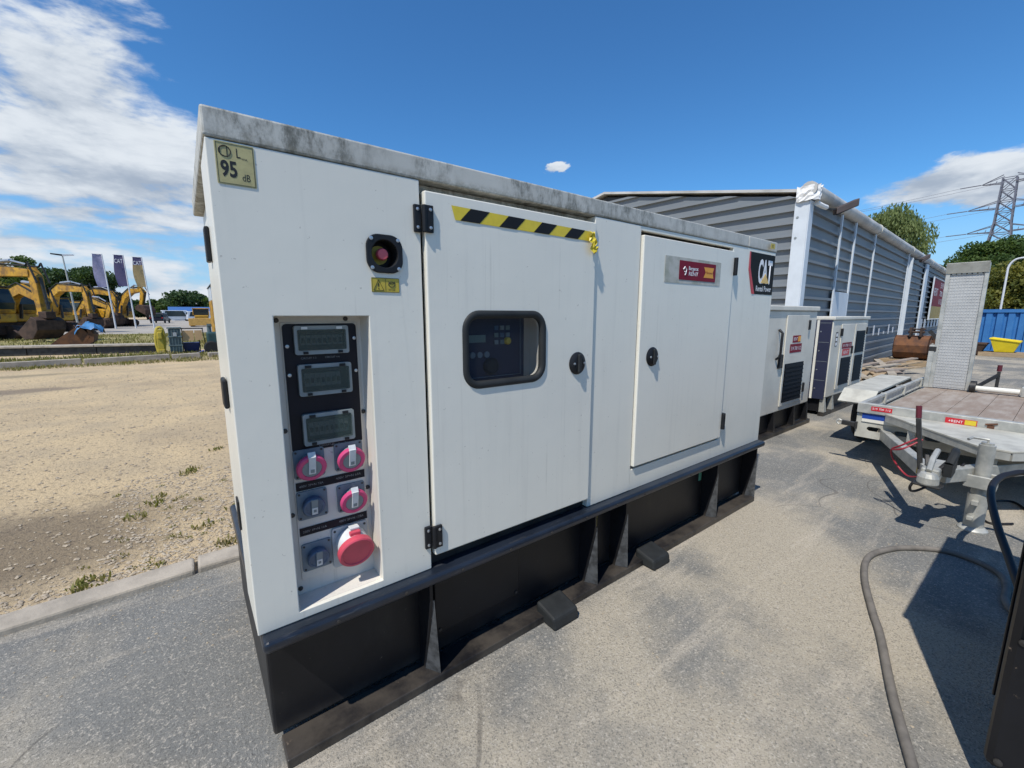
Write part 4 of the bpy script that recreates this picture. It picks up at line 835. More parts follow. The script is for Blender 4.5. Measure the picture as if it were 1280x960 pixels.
# fender and wheels on the near (left) side, the other side mirrored
for sgn, yw in ((1, -0.04), (-1, -1.84)):
    fe = MB().add([(5.62, yw - .15, 0.50), (5.62, yw + .15, 0.50), (5.80, yw + .15, 0.62), (5.80, yw - .15, 0.62), (7.30, yw - .15, 0.645), (7.30, yw + .15, 0.645), (7.5, yw + .15, 0.52), (7.5, yw - .15, 0.52)],
                  [(0, 1, 2, 3), (3, 2, 5, 4), (4, 5, 6, 7)]).build('fender', CREAM, TR, fix=False)
    md = fe.modifiers.new('thick', 'SOLIDIFY'); md.thickness = 0.02; md.offset = 0
    for xw in (6.18, 6.90):
        w = MB().lathe((xw, yw - .09, 0.30), (0, 1, 0), [(0, .16), (0, .25), (.03, .29), (.15, .29), (.18, .25), (.18, .16)], 28).build('wheel', TYRE, TR, smooth=True)
        MB().lathe((xw, yw - .05, 0.30), (0, 1, 0), [(0, .158), (.12, .158), (.12, .12), (.09, .10), (.09, .03), (.11, .0)], 20).build('rim', GALV, w, smooth=True)
    MB().bar((6.18, yw, 0.30), (6.90, yw, 0.30), 0.05, 0.06).build('axle_beam', STEELDARK, TR)
# step plate over the drawbar
sp_ = [(FX - .034, -0.43), (FX - .034, -1.65), (4.70, -1.60), (4.23, -1.24), (4.23, -1.09), (4.70, -0.66)]
MB().prism([(x, y) for x, y in sp_], 0.530, 0.546, axis='z').build('step_plate', CREAM, TR, bevel=.003)
MB().bar((FX - .04, -0.44, 0.503), (4.705, -0.668, 0.503), 0.012, 0.052).bar((4.70, -0.67, 0.503), (4.238, -1.10, 0.503), 0.012, 0.052).bar((4.237, -1.10, 0.503), (4.237, -1.235, 0.503), 0.012, 0.052).bar((4.24, -1.24, 0.503), (4.70, -1.59, 0.503), 0.012, 0.052).build('step_edge', GALV, TR)
for p, q in (((4.76, -0.66, 0.37), (4.76, -0.66, 0.529)), ((4.30, -1.155, 0.38), (4.30, -1.155, 0.529))): MB().bar(p, q, 0.05, 0.05).build('step_post', GALV, TR)
# drawbar A frame
for ye in (-0.40, -1.48): MB().bar((FX + .1, ye, 0.335), (3.80, -0.94 + (0.035 if ye > -1 else -0.035), 0.40), 0.06, 0.095).build('drawbar_beam', GALV, TR, bevel=.006)
MB().box(3.62, 3.92, -0.985, -0.895, 0.385, 0.475).build('coupling_housing', GALV, TR, bevel=.012)
cp_ = MB().lathe((3.60, -0.94, 0.375), (0, 0, 1), [(0, .050), (.012, .054), (.05, .052), (.075, .040), (.085, .018), (.086, 0)], 20).box(3.60, 3.70, -0.975, -0.905, 0.388, 0.452).build('coupling_head', GALV, TR, bevel=.006)
MB().box(3.555, 3.60, -1.005, -0.875, 0.366, 0.380).box(3.60, 3.66, -1.01, -0.87, 0.366, 0.378).build('coupling_lip', STEELDARK, cp_, bevel=.004)
for (bx_, by_) in ((3.74, -0.893), (3.84, -0.893), (3.74, -0.987), (3.84, -0.987)): MB().cyl((bx_, by_ - .006, .43), (bx_, by_ + .006, .43), .013, n=6).build('bolt', SCREW, TR)
MB().bar((3.66, -0.925, .452), (3.74, -0.90, .53), .022, .02).bar((3.68, -0.97, .452), (3.75, -1.0, .50), .02, .03).build('coupling_latch', STEELDARK, TR, bevel=.003)
MB().tube([(3.58, -0.94, .47), (3.66, -0.94, .535), (3.80, -0.94, .56)], 0.016, 8).build('coupling_handle', GALV, TR, smooth=True)
MB().box(3.70, 3.90, -1.03, -0.99, 0.42, 0.50).tube(smoothpath([(3.72, -1.01, .50), (3.80, -1.02, .56), (3.92, -1.01, .55), (4.0, -1.0, .47), (4.05, -.98, .44)]), 0.022, 8).build('overrun_bellows', RUBBER, TR, smooth=True)
lv = MB().bar((3.84, -0.865, 0.40), (3.88, -0.812, 0.745), 0.026, 0.036).build('handbrake_lever', STEELDARK, TR, bevel=.006)
MB().cyl((3.88, -0.812, 0.745), (3.888, -0.804, 0.828), 0.016, n=14).build('lever_grip', mat('dark_red_rubber', (0.12, 0.015, 0.025), 0.5), lv)
MB().tube(smoothpath([(3.86, -0.84, 0.62), (3.82, -0.76, 0.55), (3.86, -0.70, 0.49), (3.90, -0.72, 0.40), (3.86, -0.80, 0.33), (3.78, -0.87, 0.36)]), 0.006, 8).tube(smoothpath([(3.87, -0.85, 0.60), (3.80, -0.77, 0.53), (3.84, -0.71, 0.50)]), 0.006, 8).build('breakaway_cable', REDC, TR, smooth=True)
MB().box(3.86, 3.99, -0.865, -0.845, 0.36, 0.43).build('data_plate', WARN_Y, TR)
# jack
jx, jy = 4.05, -1.137
jk = MB().cyl((jx, jy, 0.20), (jx, jy, 0.60), 0.040, n=20).cyl((jx, jy, .60), (jx, jy, .615), 0.03, n=20).build('jack_tube', GALV, TR, smooth=True)
MB().cyl((jx, jy, 0.03), (jx, jy, 0.26), 0.050, n=20).build('jack_leg', GALV, jk, smooth=True)
MB().lathe((jx, jy, 0.0045), (0, 0, 1), [(0, .075), (.008, .075), (.028, .055), (.03, .04)], 22).build('jack_foot', GALV, jk, smooth=True)
MB().tube([(jx, jy, .60), (jx, jy + .0, .635), (jx - .02, jy + .07, .64), (jx - .06, jy + .085, .63)], 0.009, 8).build('jack_crank', GALV, jk, smooth=True)
MB().box(jx - .07, jx - .05, jy - .075, jy + .075, .31, .395).box(jx + .05, jx + .07, jy - .075, jy + .075, .31, .395).box(jx - .049, jx + .049, jy - .075, jy - .055, .31, .395).box(jx - .049, jx + .049, jy + .055, jy + .075, .31, .395).build('jack_clamp', GALV, jk, bevel=.004)
MB().bar((jx, jy + .075, .37), (jx - .05, -0.985, .395), 0.05, 0.06).build('jack_bracket', GALV, TR)
MB().box(jx - .09, jx - .05, jy - .01, jy + .02, .20, .225).box(jx - .085, jx - .05, jy + .0, jy + .03, .09, .11).build('jack_pin', GALV, jk)
MB().tube(smoothpath([(3.70, -0.90, .42), (3.62, -0.86, .33), (3.72, -0.88, .28), (3.9, -1.0, .38), (4.02, -1.05, .45)]), 0.008, 8).build('light_cable', CABLE, TR, smooth=True)
# ramp standing upright, perforated grip panel between stiles, hinge posts
RXP = 7.60
rp = MB().box(RXP - .02, RXP + .03, -0.362, -0.322, 0.510, 2.06).box(RXP - .02, RXP + .03, -0.690, -0.655, 0.510, 2.06).box(RXP - .015, RXP + .03, -0.655, -0.362, 1.93, 1.955).build('ramp', GALV, TR, bevel=.004)
MESHP = mat('ramp_grip_panel', (0.50, 0.50, 0.48), 0.6, 0.1, var=0.08, vscale=5, extra=lambda c, o: c['mix'](c['ramp'](vec_noise(c, 60, (1, 1, 1), 2), 0.5, 0.7, 0, 0.25), o, (0.28, 0.30, 0.32)))
MB().box(RXP - .004, RXP + .004, -0.6548, -0.3622, 0.515, 1.93).build('grip_panel', MESHP, rp)
for k in range(38): MB().box(RXP - .0070, RXP - .0042, -0.6545, -0.3625, 0.535 + k * 0.0365, 0.541 + k * 0.0365).build('grip_bar', MESHP, rp)
for k in range(11): MB().box(RXP - .0073, RXP - .0042, -0.642 + k * .0265, -0.637 + k * .0265, 0.52, 1.925).build('grip_strip', MESHP, rp)
MB().add([(RXP - .015, -0.69, 1.956), (RXP - .015, -0.322, 1.956), (RXP - .06, -0.322, 2.075), (RXP - .06, -0.69, 2.075)], [(0, 1, 2, 3)]).build('ramp_lip', CREAM, rp, fix=False).modifiers.new('t', 'SOLIDIFY').thickness = 0.015
for k in range(7): MB().lathe((RXP - .0155, -0.64 + k * .045, 1.943), (-1, 0, 0), [(0, .008), (.004, .007), (.005, 0)], 8).build('rivet', DARK_SCREW, rp)
MB().bar((RXP - .02, -0.300, 0.51), (RXP + .0, -0.300, 1.06), 0.05, 0.05).build('ramp_post', GALV, TR, bevel=.005)
MB().box(RXP - .03, RXP, -0.345, -0.275, 0.98, 1.04).build('ramp_catch', STEELDARK, TR, bevel=.004)
MB().cyl((RXP - .05, -0.75, 0.555), (RXP - .05, -1.10, 0.555), 0.034, n=16).build('hinge_tube', WHITE, TR, smooth=True)
MB().lathe((RXP - .05, -0.70, 0.57), (0, -1, 0), [(0, .02), (0, .075), (.05, .075), (.05, .02)], 20).build('spring_coil', STEELDARK, TR, smooth=True)
MB().bar((RXP - .02, -0.74, 0.56), (RXP + .15, -0.90, 0.72), 0.03, 0.03).bar((RXP + .15, -0.90, .56), (RXP + .15, -0.90, .76), 0.03, 0.03).build('spring_arm', STEELDARK, TR)
MB().box(RXP - .1, RXP, -1.15, -1.11, 0.508, 0.62).build('hinge_bracket', GALV, TR, bevel=.004)
MB().cyl((RXP + .15, -0.90, .765), (RXP + .15, -0.90, .84), 0.022, n=12).build('arm_grip', mat('maroon_rubber', (0.10, 0.012, 0.02), 0.5), TR)
rp2 = MB().add([(RXP + .05, -1.12, .56), (RXP + .05, -1.50, .56), (9.1, -1.50, .03), (9.1, -1.12, .03), (RXP + .05, -1.12, .60), (RXP + .05, -1.50, .60), (9.1, -1.50, .06), (9.1, -1.12, .06)],
               [(0, 1, 2, 3), (7, 6, 5, 4), (0, 4, 5, 1), (1, 5, 6, 2), (2, 6, 7, 3), (3, 7, 4, 0)]).build('ramp', CREAM, TR)
tp_ = MB()
tp_.bar((RXP - .14, -1.165, 0.57), (RXP - .14, -1.30, 0.60), .05, .05); tp_.build('strap', YELBRIGHT, TR)

# ------------------------------------------------------------------ long grey hall
HA = math.atan(0.057)
H = thing('warehouse', 'long grey metal-clad hall with white corner post and pale eaves trim', 'building', (8.82, 1.73, 0), HA)
HL, HW, EZ, RZ = 26.0, 8.8, 3.55, 4.40
def roof_z(y): return EZ + (RZ - EZ) * (1 - abs(y - HW / 2) / (HW / 2))
MB().add([(0.06, 0.06, 0), (0.06, HW, 0), (0.06, HW, EZ - .06), (0.06, HW / 2, RZ - .06), (0.06, .06, EZ - .06), (HL, .06, 0), (HL, HW, 0), (HL, HW, EZ - .06), (HL, HW / 2, RZ - .06), (HL, .06, EZ - .06)],
         [(0, 1, 2, 3, 4), (9, 8, 7, 6, 5), (0, 4, 9, 5), (1, 6, 7, 2)]).build('inner_wall', STEELDARK, H, local=True)
for (ya, za, yb, zb) in ((-.02, EZ, HW / 2, RZ), (HW / 2, RZ, HW + .02, EZ)):
    MB().add([(-.06, ya, za), (HL + .1, ya, za), (HL + .1, yb, zb), (-.06, yb, zb), (-.06, ya, za + .05), (HL + .1, ya, za + .05), (HL + .1, yb, zb + .05), (-.06, yb, zb + .05)],
             [(0, 3, 2, 1), (4, 5, 6, 7), (0, 1, 5, 4), (1, 2, 6, 5), (2, 3, 7, 6), (3, 0, 4, 7)]).build('roof', ROOFG, H, local=True)
PH = 0.220
def course(z0, flip, lo, hi):
    """one length of trapezoidal sheet: flat pan, then a rib standing 35 mm proud; lo/hi give its ends at a height"""
    prof = [(-0.022, 0.0), (-0.022, 0.156), (0.034, 0.168), (0.034, 0.2165), (-0.0225, 0.2185)]
    V = []
    for o, dz in prof:
        z = z0 + dz; a, b_ = lo(z), hi(z); V += [(-o, a, z), (-o, b_, z)]
    for z in (z0, z0 + 0.2185): V += [(0.05, lo(z), z), (0.05, hi(z), z)]
    if flip: V = [(y, x, z) for x, y, z in V]
    F = [(2 * k, 2 * k + 1, 2 * k + 3, 2 * k + 2) for k in range(4)] + [(8, 9, 13, 12), (10, 11, 1, 0)]
    return MB().add(V, F)
z = 0.03
while z + 0.2185 < RZ - 0.05:
    course(z, False, lambda zz: .16 if zz <= EZ - .03 else .16 + HW / 2 * (zz - EZ + .03) / (RZ - EZ), lambda zz: HW if zz <= EZ - .03 else HW - HW / 2 * (zz - EZ + .03) / (RZ - EZ)).build('gable_panel', CLAD, H, local=True)
    if z + .2185 < EZ: course(z, True, lambda zz: .16, lambda zz: HL).build('side_panel', CLAD, H, local=True)
    z += PH
MB().box(-.055, .159, -.055, -.037, 0, 3.42).box(-.055, -.037, -.0365, .18, 0, 3.42).build('corner_post', TRIMW, H, local=True, bevel=.006)
for z in (3.15, 2.8): MB().lathe((-.0555, .12, z), (-1, 0, 0), [(0, .022), (.006, .02), (.008, 0)], 10).build('bolt', FRAME_G, H, local=True)
MB().tube([(-.08, -.02, 3.60), (2.0, -.03, 3.60), (HL + .1, -.03, 3.60)], 0.125, 12).build('eaves_gutter', ROOFG, H, local=True, smooth=True)
for x in (5.45, 10.85, 16.2, 20.5): MB().tube([(x, -.03, 3.60), (x + .07, -.03, 3.60)], 0.138, 12).build('gutter_joint', DIRTY_WHITE, H, local=True, smooth=True)
fr_ = random.Random(6); V = []; F = []
for i in range(7):
    for k in range(11):
        t = k / 10; d_ = .018 * fr_.uniform(-1, 1)
        if t < .5: V.append((-.095 + d_, .16 - .28 * t * 2 * .8, 3.40 + i * .042 + fr_.uniform(-.012, .012)))
        else: V.append((-.095 + .20 * (t - .5) * 2, -.075 - .09 * min(1, (t - .5) * 5) + d_, 3.41 + i * .042 + fr_.uniform(-.012, .012)))
for i in range(6):
    for k in range(10): F.append((i * 11 + k, i * 11 + k + 1, (i + 1) * 11 + k + 1, (i + 1) * 11 + k))
MB().add(V, F).build('corner_wrap', FOIL, H, local=True, fix=False)
for x, w in ((2.05, .07), (3.25, .07), (5.35, .06), (10.75, .07)): MB().box(x, x + w, -.066, -.036, 0, 3.47).build('wall_batten', TRIMW, H, local=True)
MB().box(15.0, 15.7, -.09, -.0365, 0, 3.45).build('wall_column', TRIMW, H, local=True, bevel=.01)
MB().box(2.14, 3.24, -.064, -.0365, .05, 1.93).build('side_door', TRIMW, H, local=True)
MB().box(11.02, 11.10, -.14, -.035, 0, 3.35).build('downpipe', TRIMW, H, local=True)
MB().tube([(.12, -.10, 3.38), (.35, -.13, 3.36), (.62, -.12, 3.38)], .045, 8).build('overflow_pipe', FOIL, H, local=True, smooth=True)
for k in range(5): MB().box(6.7 + k * .75, 6.83 + k * .75, -.041, -.0355, .86 - .02 * (k % 2), 1.14 - .1 * (k % 3)).build('white_tag', INKW, H, local=True)
for xx, yy in ((1.05, -.34), (12.4, -.34)):
    pass
for k in range(6): MB().box(16.0 + k * 1.2, 16.6 + k * 1.2, -.042, -.0355, .85, 1.25).build('strip_window', TRIMW, H, local=True)
def wp(x, y, z):
    return (8.82 + math.cos(HA) * x - math.sin(HA) * y, 1.73 + math.sin(HA) * x + math.cos(HA) * y, z)
for (x, lab, s) in ((0.85, 'dark floodlight on an arm under the eaves near the white corner post', 1.0), (12.3, 'dark floodlight halfway along the eaves of the grey hall', 0.8)):
    fl = thing('floodlight', lab, 'floodlight', wp(x, -.1, 3.40), HA, 'floodlights under the eaves')
    MB().bar((0, .06, 0), (.25 * s, -.12, .0), .03, .03).build('arm', STEELDARK, fl, local=True)
    MB().add([(.16, -.10, -.10), (.38 * s + .1, -.36 * s, .06), (.54 * s + .1, -.24 * s, .08), (.30, .0, -.08), (.16, -.10, .02), (.38 * s + .1, -.36 * s, .20), (.54 * s + .1, -.24 * s, .22), (.30, .0, .04)], [(0, 3, 2, 1), (4, 5, 6, 7), (0, 1, 5, 4), (1, 2, 6, 5), (2, 3, 7, 6), (3, 0, 4, 7)]).build('lamp_head', mat('brown_grey_metal', (0.10, 0.075, 0.065), 0.5), fl, local=True, bevel=.015)
    MB().add([(.19, -.115, -.104), (.38 * s + .08, -.33 * s, .054), (.52 * s + .08, -.23 * s, .072), (.29, -.02, -.085)], [(0, 3, 2, 1)]).build('lens', FRAME_G, fl, local=True, fix=False)
bn = thing('banner', 'red and yellow banner hung high on the wall of the grey hall', 'banner', wp(18.9, -.1, 1.2), HA)
MB().box(-1.35, 3.0, -.03, 0.0, .62, 1.85).build('red_field', MAROON, bn, local=True); MB().box(-1.35, 3.0, -.031, 0.0, .05, .6195).build('yellow_field', mat('banner_ochre', (.42, .30, .08), .6), bn, local=True)
text(bn, 'RENT', (-.9, -.032, 1.1), .35, INKW, width=1.4, local=True); text(bn, '519', (1.3, -.032, 1.5), .26, INKW, width=1.1, local=True); text(bn, '700', (1.3, -.032, 1.12), .26, INKW, width=1.1, local=True); text(bn, '112', (1.3, -.032, .74), .26, INKW, width=1.1, local=True)
MB().tube([(-1.35, -.02, .03), (-1.35, -.02, 1.87), (3.0, -.02, 1.87), (3.0, -.02, .03)], .03, 6, closed=True).build('frame', TRIMW, bn, local=True)

# ------------------------------------------------------------------ things by the hall
bk = thing('excavator_bucket', 'rusty brown ditch cleaning bucket standing on a pallet beside the hall', 'bucket', (16.7, 1.40, 0.15))
prof = [(0.32, 0.0), (0.10, -.05 + .05), (-.12, .06), (-.25, .22), (-.28, .42), (-.20, .62), (-.02, .70), (.0, .66), (-.16, .57), (-.22, .42), (-.19, .25), (-.09, .11), (.10, .05), (.32, .05)]
MB().prism([(16.7 + u, .15 + w) for u, w in prof], 1.02, 1.78, axis='y').build('shell', RUST, bk)
for y in (1.02, 1.76): MB().prism([(16.7 + u, .15 + w) for u, w in prof[:7]], y, y + .02, axis='y').build('side_plate', RUST, bk)
MB().box(16.44, 16.7, 1.20, 1.24, .82, 1.08).box(16.44, 16.7, 1.42, 1.46, .82, 1.08).cyl((16.55, 1.15, .95), (16.55, 1.50, .95), .03, n=10).cyl((16.62, 1.15, 1.03), (16.62, 1.50, 1.03), .02, n=10).build('hitch', RUSTDARK, bk)
def pallet(name, lab, cx, cy, rz=0.0, m=WOOD):
    p = thing(name, lab, 'pallet', (cx, cy, 0.006), rz, 'timber pallets')
    for k in range(5): MB().box(-.6, .6, -.4 + k * .17, -.29 + k * .17, .12, .142).build('slat', m, p, local=True)
    for k in range(3): MB().box(-.6, .6, -.4 + k * .35, -.30 + k * .35, 0.0, .1195).build('runner', m, p, local=True)
    return p
pallet('pallet', 'timber pallet under the rusty ditch bucket', 16.7, 1.40, R(80))
rr = random.Random(5)
for k, (x, y, lab) in enumerate(((12.2, 1.2, 'loose plank heap nearest the black-ended generator'), (13.6, 1.35, 'middle heap of loose planks along the hall wall'), (15.0, 1.4, 'heap of loose planks just before the rusty bucket'))):
    t = thing('plank_heap', lab, 'planks', (x, y, 0.006), 0, 'plank heaps along the hall')
    for j in range(6):
        a = rr.uniform(-.5, .5); L = rr.uniform(.5, .9); cx, cy, cz = rr.uniform(-.3, .3), rr.uniform(-.3, .3), .03 + j * .035
        MB().bar((cx - L * math.cos(a), cy - L * math.sin(a), cz), (cx + L * math.cos(a), cy + L * math.sin(a), cz + rr.uniform(0, .04)), .14, .03).build('plank', [WOOD, CONC, PLY][j % 3], t, local=True)
# blue container, tubs and scrap at the back of the yard
BC = thing('shipping_container', 'low blue corrugated container at the back of the yard', 'container', (24.6, -0.6, 0))
n = 22; pts = []
y = 1.25; st = 0.0; cy = []
ys = [1.25]
V = []; F = []
step = 0.28; k = 0; yy = 1.25
while yy > -3.6:
    for dy, dx in ((0, 0), (-.15, 0), (-.19, .07), (-.24, .07)): V += [(24.2 + dx, yy + dy, .12), (24.2 + dx, yy + dy, 1.52)]
    yy -= step
for i in range(len(V) // 2 - 1): F.append((2 * i, 2 * i + 1, 2 * i + 3, 2 * i + 2))
MB().add(V, F).build('corrugated_wall', BLUEC, BC, fix=False)
MB().box(24.17, 24.30, -3.7, 1.30, 1.521, 1.64).box(24.17, 24.30, -3.7, 1.30, 0.0, 0.119).build('rail', BLUEC, BC)
MB().box(24.30, 26.5, -3.7, 1.28, .01, 1.62).build('body', BLUEC, BC)
for y in (1.24, -.42): MB().box(24.15, 24.27, y, y + .1, .0, 1.66).build('corner_post', BLUEC, BC)
tb = thing('plastic_tub', 'bright yellow plastic tub resting on a pallet before the blue container', 'tub', (22.6, -0.02, .155))
MB().add([(22.35, -.24, .16), (22.85, -.24, .16), (22.85, .20, .16), (22.35, .20, .16), (22.25, -.36, .52), (22.95, -.36, .52), (22.95, .34, .62), (22.25, .34, .62)], [(0, 3, 2, 1), (0, 1, 5, 4), (1, 2, 6, 5), (2, 3, 7, 6), (3, 0, 4, 7)]).build('shell', YELBRIGHT, tb)
MB().tube([(22.25, -.36, .52), (22.95, -.36, .52), (22.95, .34, .62), (22.25, .34, .62)], .03, 6, closed=True).build('rim', YELBRIGHT, tb)
pallet('pallet', 'timber pallet carrying the yellow tub', 22.6, -0.05, R(88))
t = thing('scrap_skip', 'small dark brown steel skip left of the yellow tub', 'skip', (22.6, 0.75, 0))
MB().add([(22.3, .55, .03), (22.9, .55, .03), (22.9, 1.0, .03), (22.3, 1.0, .03), (22.2, .40, .42), (23.0, .40, .42), (23.0, 1.12, .42), (22.2, 1.12, .42)], [(0, 3, 2, 1), (0, 1, 5, 4), (1, 2, 6, 5), (2, 3, 7, 6), (3, 0, 4, 7)]).build('shell', RUSTDARK, t)
MB().tube([(22.2, .40, .42), (23.0, .40, .42), (23.0, 1.12, .42), (22.2, 1.12, .42)], .025, 6, closed=True).build('rim', RUSTDARK, t)
t = thing('scrap_heap', 'jumble of red and rusty machine parts beside the blue container', 'scrap', (22.5, 1.35, 0))
REDM = mat('faded_red_paint', (.26, .05, .06), .6, var=.3)
for j in range(16):
    c_ = Vector((22.5 + rr.uniform(-.4, .4), 1.35 + rr.uniform(-.35, .5), .1 + rr.uniform(0, .55))); d_ = Vector((rr.uniform(-1, 1), rr.uniform(-1, 1), rr.uniform(-.6, .9))).normalized() * rr.uniform(.15, .35)
    MB().bar(c_ - d_, c_ + d_, rr.uniform(.04, .12), rr.uniform(.04, .14)).build('scrap_piece', [REDM, RUST, STEELDARK, RUSTDARK][j % 4], t)
lp_ = thing('street_lamp', 'pale curved street lamp rising behind the blue container', 'street lamp', (39.8, 1.48, 0))
MB().tube(smoothpath([(39.8, 1.48, 0), (39.8, 1.48, 3.6), (39.8, 1.46, 4.3), (39.8, 1.25, 4.68), (39.8, .85, 4.78), (39.8, .5, 4.76)]), [.055] * 0 or .05, 8).build('pole', POLE, lp_, smooth=True)
MB().box(39.7, 39.9, .0, .55, 4.70, 4.80).build('lamp_head', POLE, lp_, bevel=.03)
# ------------------------------------------------------------------ excavators
def excavator(lab, loc, rz, pose, s=1.0, grp='parked yellow excavators'):
    E = thing('excavator', lab, 'excavator', loc, rz, grp); E.scale = (s, s, s)
    for sy in (-1, 1):
        y0, y1 = sy * 1.35, sy * 0.80
        pr = [(-1.9, .25), (-1.6, .02), (1.6, .02), (1.9, .25), (1.95, .55), (1.65, .82), (-1.65, .82), (-1.95, .55)]
        MB().prism(pr, y0, y1, 'y').build('track', RUSTDARK, E, local=True, bevel=.05)
    MB().box(-1.2, 1.2, -.79, .79, .30, .95).build('undercarriage', RUSTDARK, E, local=True)
    MB().prism([(-2.3, 1.05), (1.3, 1.0), (1.3, 1.5), (.2, 1.95), (-2.0, 2.05), (-2.45, 1.7)], -1.3, 1.3, 'y').build('house', YEL, E, local=True, bevel=.06)
    MB().prism([(-2.75, 1.10), (-2.31, 1.05), (-2.46, 1.75), (-2.7, 1.85)], -1.3, 1.3, 'y').build('counterweight', YEL, E, local=True, bevel=.05)
    cb = MB().prism([(-.4, 1.55), (1.35, 1.505), (1.5, 2.1), (1.15, 2.95), (-.4, 2.95)], .35, 1.28, 'y').build('cab', YEL, E, local=True, bevel=.05)
    MB().prism([(-.25, 1.95), (1.30, 1.95), (1.36, 2.1), (1.08, 2.80), (-.25, 2.80)], 1.275, 1.295, 'y').build('cab_window', CABGLASS, cb, local=True)
    MB().prism([(-.25, 1.95), (1.30, 1.95), (1.36, 2.1), (1.08, 2.80), (-.25, 2.80)], .335, .355, 'y').build('cab_window', CABGLASS, cb, local=True)
    MB().add([(1.37, .42, 1.62), (1.37, 1.2, 1.62), (1.53, 1.2, 2.1), (1.53, .42, 2.1), (1.2, 1.2, 2.86), (1.2, .42, 2.86)], [(0, 1, 2, 3), (3, 2, 4, 5)]).build('cab_window', CABGLASS, cb, local=True, fix=False)
    MB().box(-2.1, -1.0, -1.315, -1.302, 1.15, 1.75).box(-2.1, -.9, 1.302, 1.315, 1.15, 1.6).build('engine_grille', STEELDARK, E, local=True)
    MB().tube([(-2.2, -1.2, 2.0), (-2.2, -1.2, 2.4), (-.3, -1.2, 2.35), (.6, -1.2, 2.1), (.9, -1.2, 1.6)], .03, 6).tube([(-1.2, -1.2, 2.0), (-1.2, -1.2, 2.38)], .03, 6).build('handrail', STEELDARK, E, local=True)
    MB().cyl((-1.5, -.4, 2.0), (-1.5, -.4, 2.55), .08, n=8).build('exhaust', STEELDARK, E, local=True)
    MB().box(-.45, 1.22, .3, 1.33, 2.955, 3.02).build('cab_roof', STEELDARK, cb, local=True)
    for k in range(7): MB().cyl((-1.55 + k * .52, 1.36, .22), (-1.55 + k * .52, 1.40, .22), .13, n=10).build('roller', STEELDARK, E, local=True)
    bo, stk, buc = pose['boom'], pose['stick'], pose['bucket']
    def arm(name, P, W, w):
        top, bot = [], []
        for i, p in enumerate(P):
            a = Vector((P[min(i + 1, len(P) - 1)][0] - P[max(i - 1, 0)][0], 0, P[min(i + 1, len(P) - 1)][1] - P[max(i - 1, 0)][1])).normalized(); n_ = Vector((-a.z, 0, a.x))
            top.append((p[0] + n_.x * W[i] / 2, p[1] + n_.z * W[i] / 2)); bot.append((p[0] - n_.x * W[i] / 2, p[1] - n_.z * W[i] / 2))
        return MB().prism(top + bot[::-1], -w, w, 'y').build(name, YEL, E, local=True, bevel=.03)
    arm('boom', bo, [.45] + [.62] * (len(bo) - 2) + [.36], .24); arm('stick', stk, [.42, .5] + [.3] * (len(stk) - 2), .19)
    cy = MB()
    cy.cyl((bo[0][0] + .5, .35, 1.2), (bo[1][0] * .5 + bo[0][0] * .5 + .25, .35, (bo[0][1] + bo[1][1]) / 2), .09, n=8); cy.cyl((bo[0][0] + .5, -.35, 1.2), (bo[1][0] * .5 + bo[0][0] * .5 + .25, -.35, (bo[0][1] + bo[1][1]) / 2), .09, n=8)
    cy.build('boom_cylinder', STEELDARK, E, local=True)
    m_ = len(bo) // 2
    MB().cyl((bo[m_][0], 0, bo[m_][1] + .42), ((bo[m_][0] + stk[0][0]) / 2, 0, (bo[m_][1] + stk[0][1]) / 2 + .48), .10, n=8).cyl(((bo[m_][0] + stk[0][0]) / 2, 0, (bo[m_][1] + stk[0][1]) / 2 + .48), (stk[0][0], 0, stk[0][1] + .22), .055, n=8).build('stick_cylinder', SCREW, E, local=True)
    MB().cyl((stk[1][0] + .3, 0, stk[1][1]), (stk[-1][0] + .35, 0, stk[-1][1] + .35), .07, n=8).build('bucket_cylinder', STEELDARK, E, local=True)
    hs = MB()
    for yy in (-.27, .27):
        hs.tube([(p[0] - .05, yy, p[1] + .36) for p in bo], .045, 6); hs.tube([(bo[-1][0], yy, bo[-1][1] + .36), (stk[0][0] + .35, yy, stk[0][1] + .35), (stk[1][0] + .45, yy, stk[1][1] - .3)], .045, 6)
    hs.build('hydraulic_hose', RUBBER, E, local=True)
    MB().box(stk[-1][0] - .1, stk[-1][0] + .45, -.22, .22, stk[-1][1] - .12, stk[-1][1] + .25).build('bucket_linkage', RUSTDARK, E, local=True, bevel=.04)
    bx, bz, ba = buc; c, sn = math.cos(ba), math.sin(ba)
    bp = [(0, .15), (.25, .1), (.15, -.55), (-.25, -1.05), (-.75, -1.15), (-1.1, -.85), (-1.0, -.8), (-.7, -1.0), (-.3, -.92), (0, -.5), (-.15, -.1)]
    bp = [(.0, .18), (.35, .05), (.42, -.45), (.10, -.95), (-.45, -1.08), (-.95, -.80)]
    MB().prism([(bx + u * c - w * sn, bz + u * sn + w * c) for u, w in bp], -.62, .62, 'y').build('bucket', RUSTDARK, E, local=True, bevel=.03)
    for k in range(5):
        q = [(-.95, -.80), (-.86, -.88), (-1.22, -.70)]
        MB().prism([(bx + u * c - w * sn, bz + u * sn + w * c) for u, w in q], -.6 + k * .27, -.5 + k * .27, 'y').build('tooth', RUSTDARK, E, local=True)
    return E
P1 = dict(boom=[(1.1, 1.5), (1.6, 3.2), (2.6, 3.75), (5.2, 3.55)], stick=[(5.0, 3.75), (5.3, 3.35), (5.45, 1.35)], bucket=(5.45, 1.15, -.15))
P2 = dict(boom=[(1.1, 1.5), (2.0, 2.7), (3.0, 3.0), (4.6, 2.3)], stick=[(4.4, 2.7), (4.75, 2.2), (4.3, .9)], bucket=(4.3, .95, -.2))
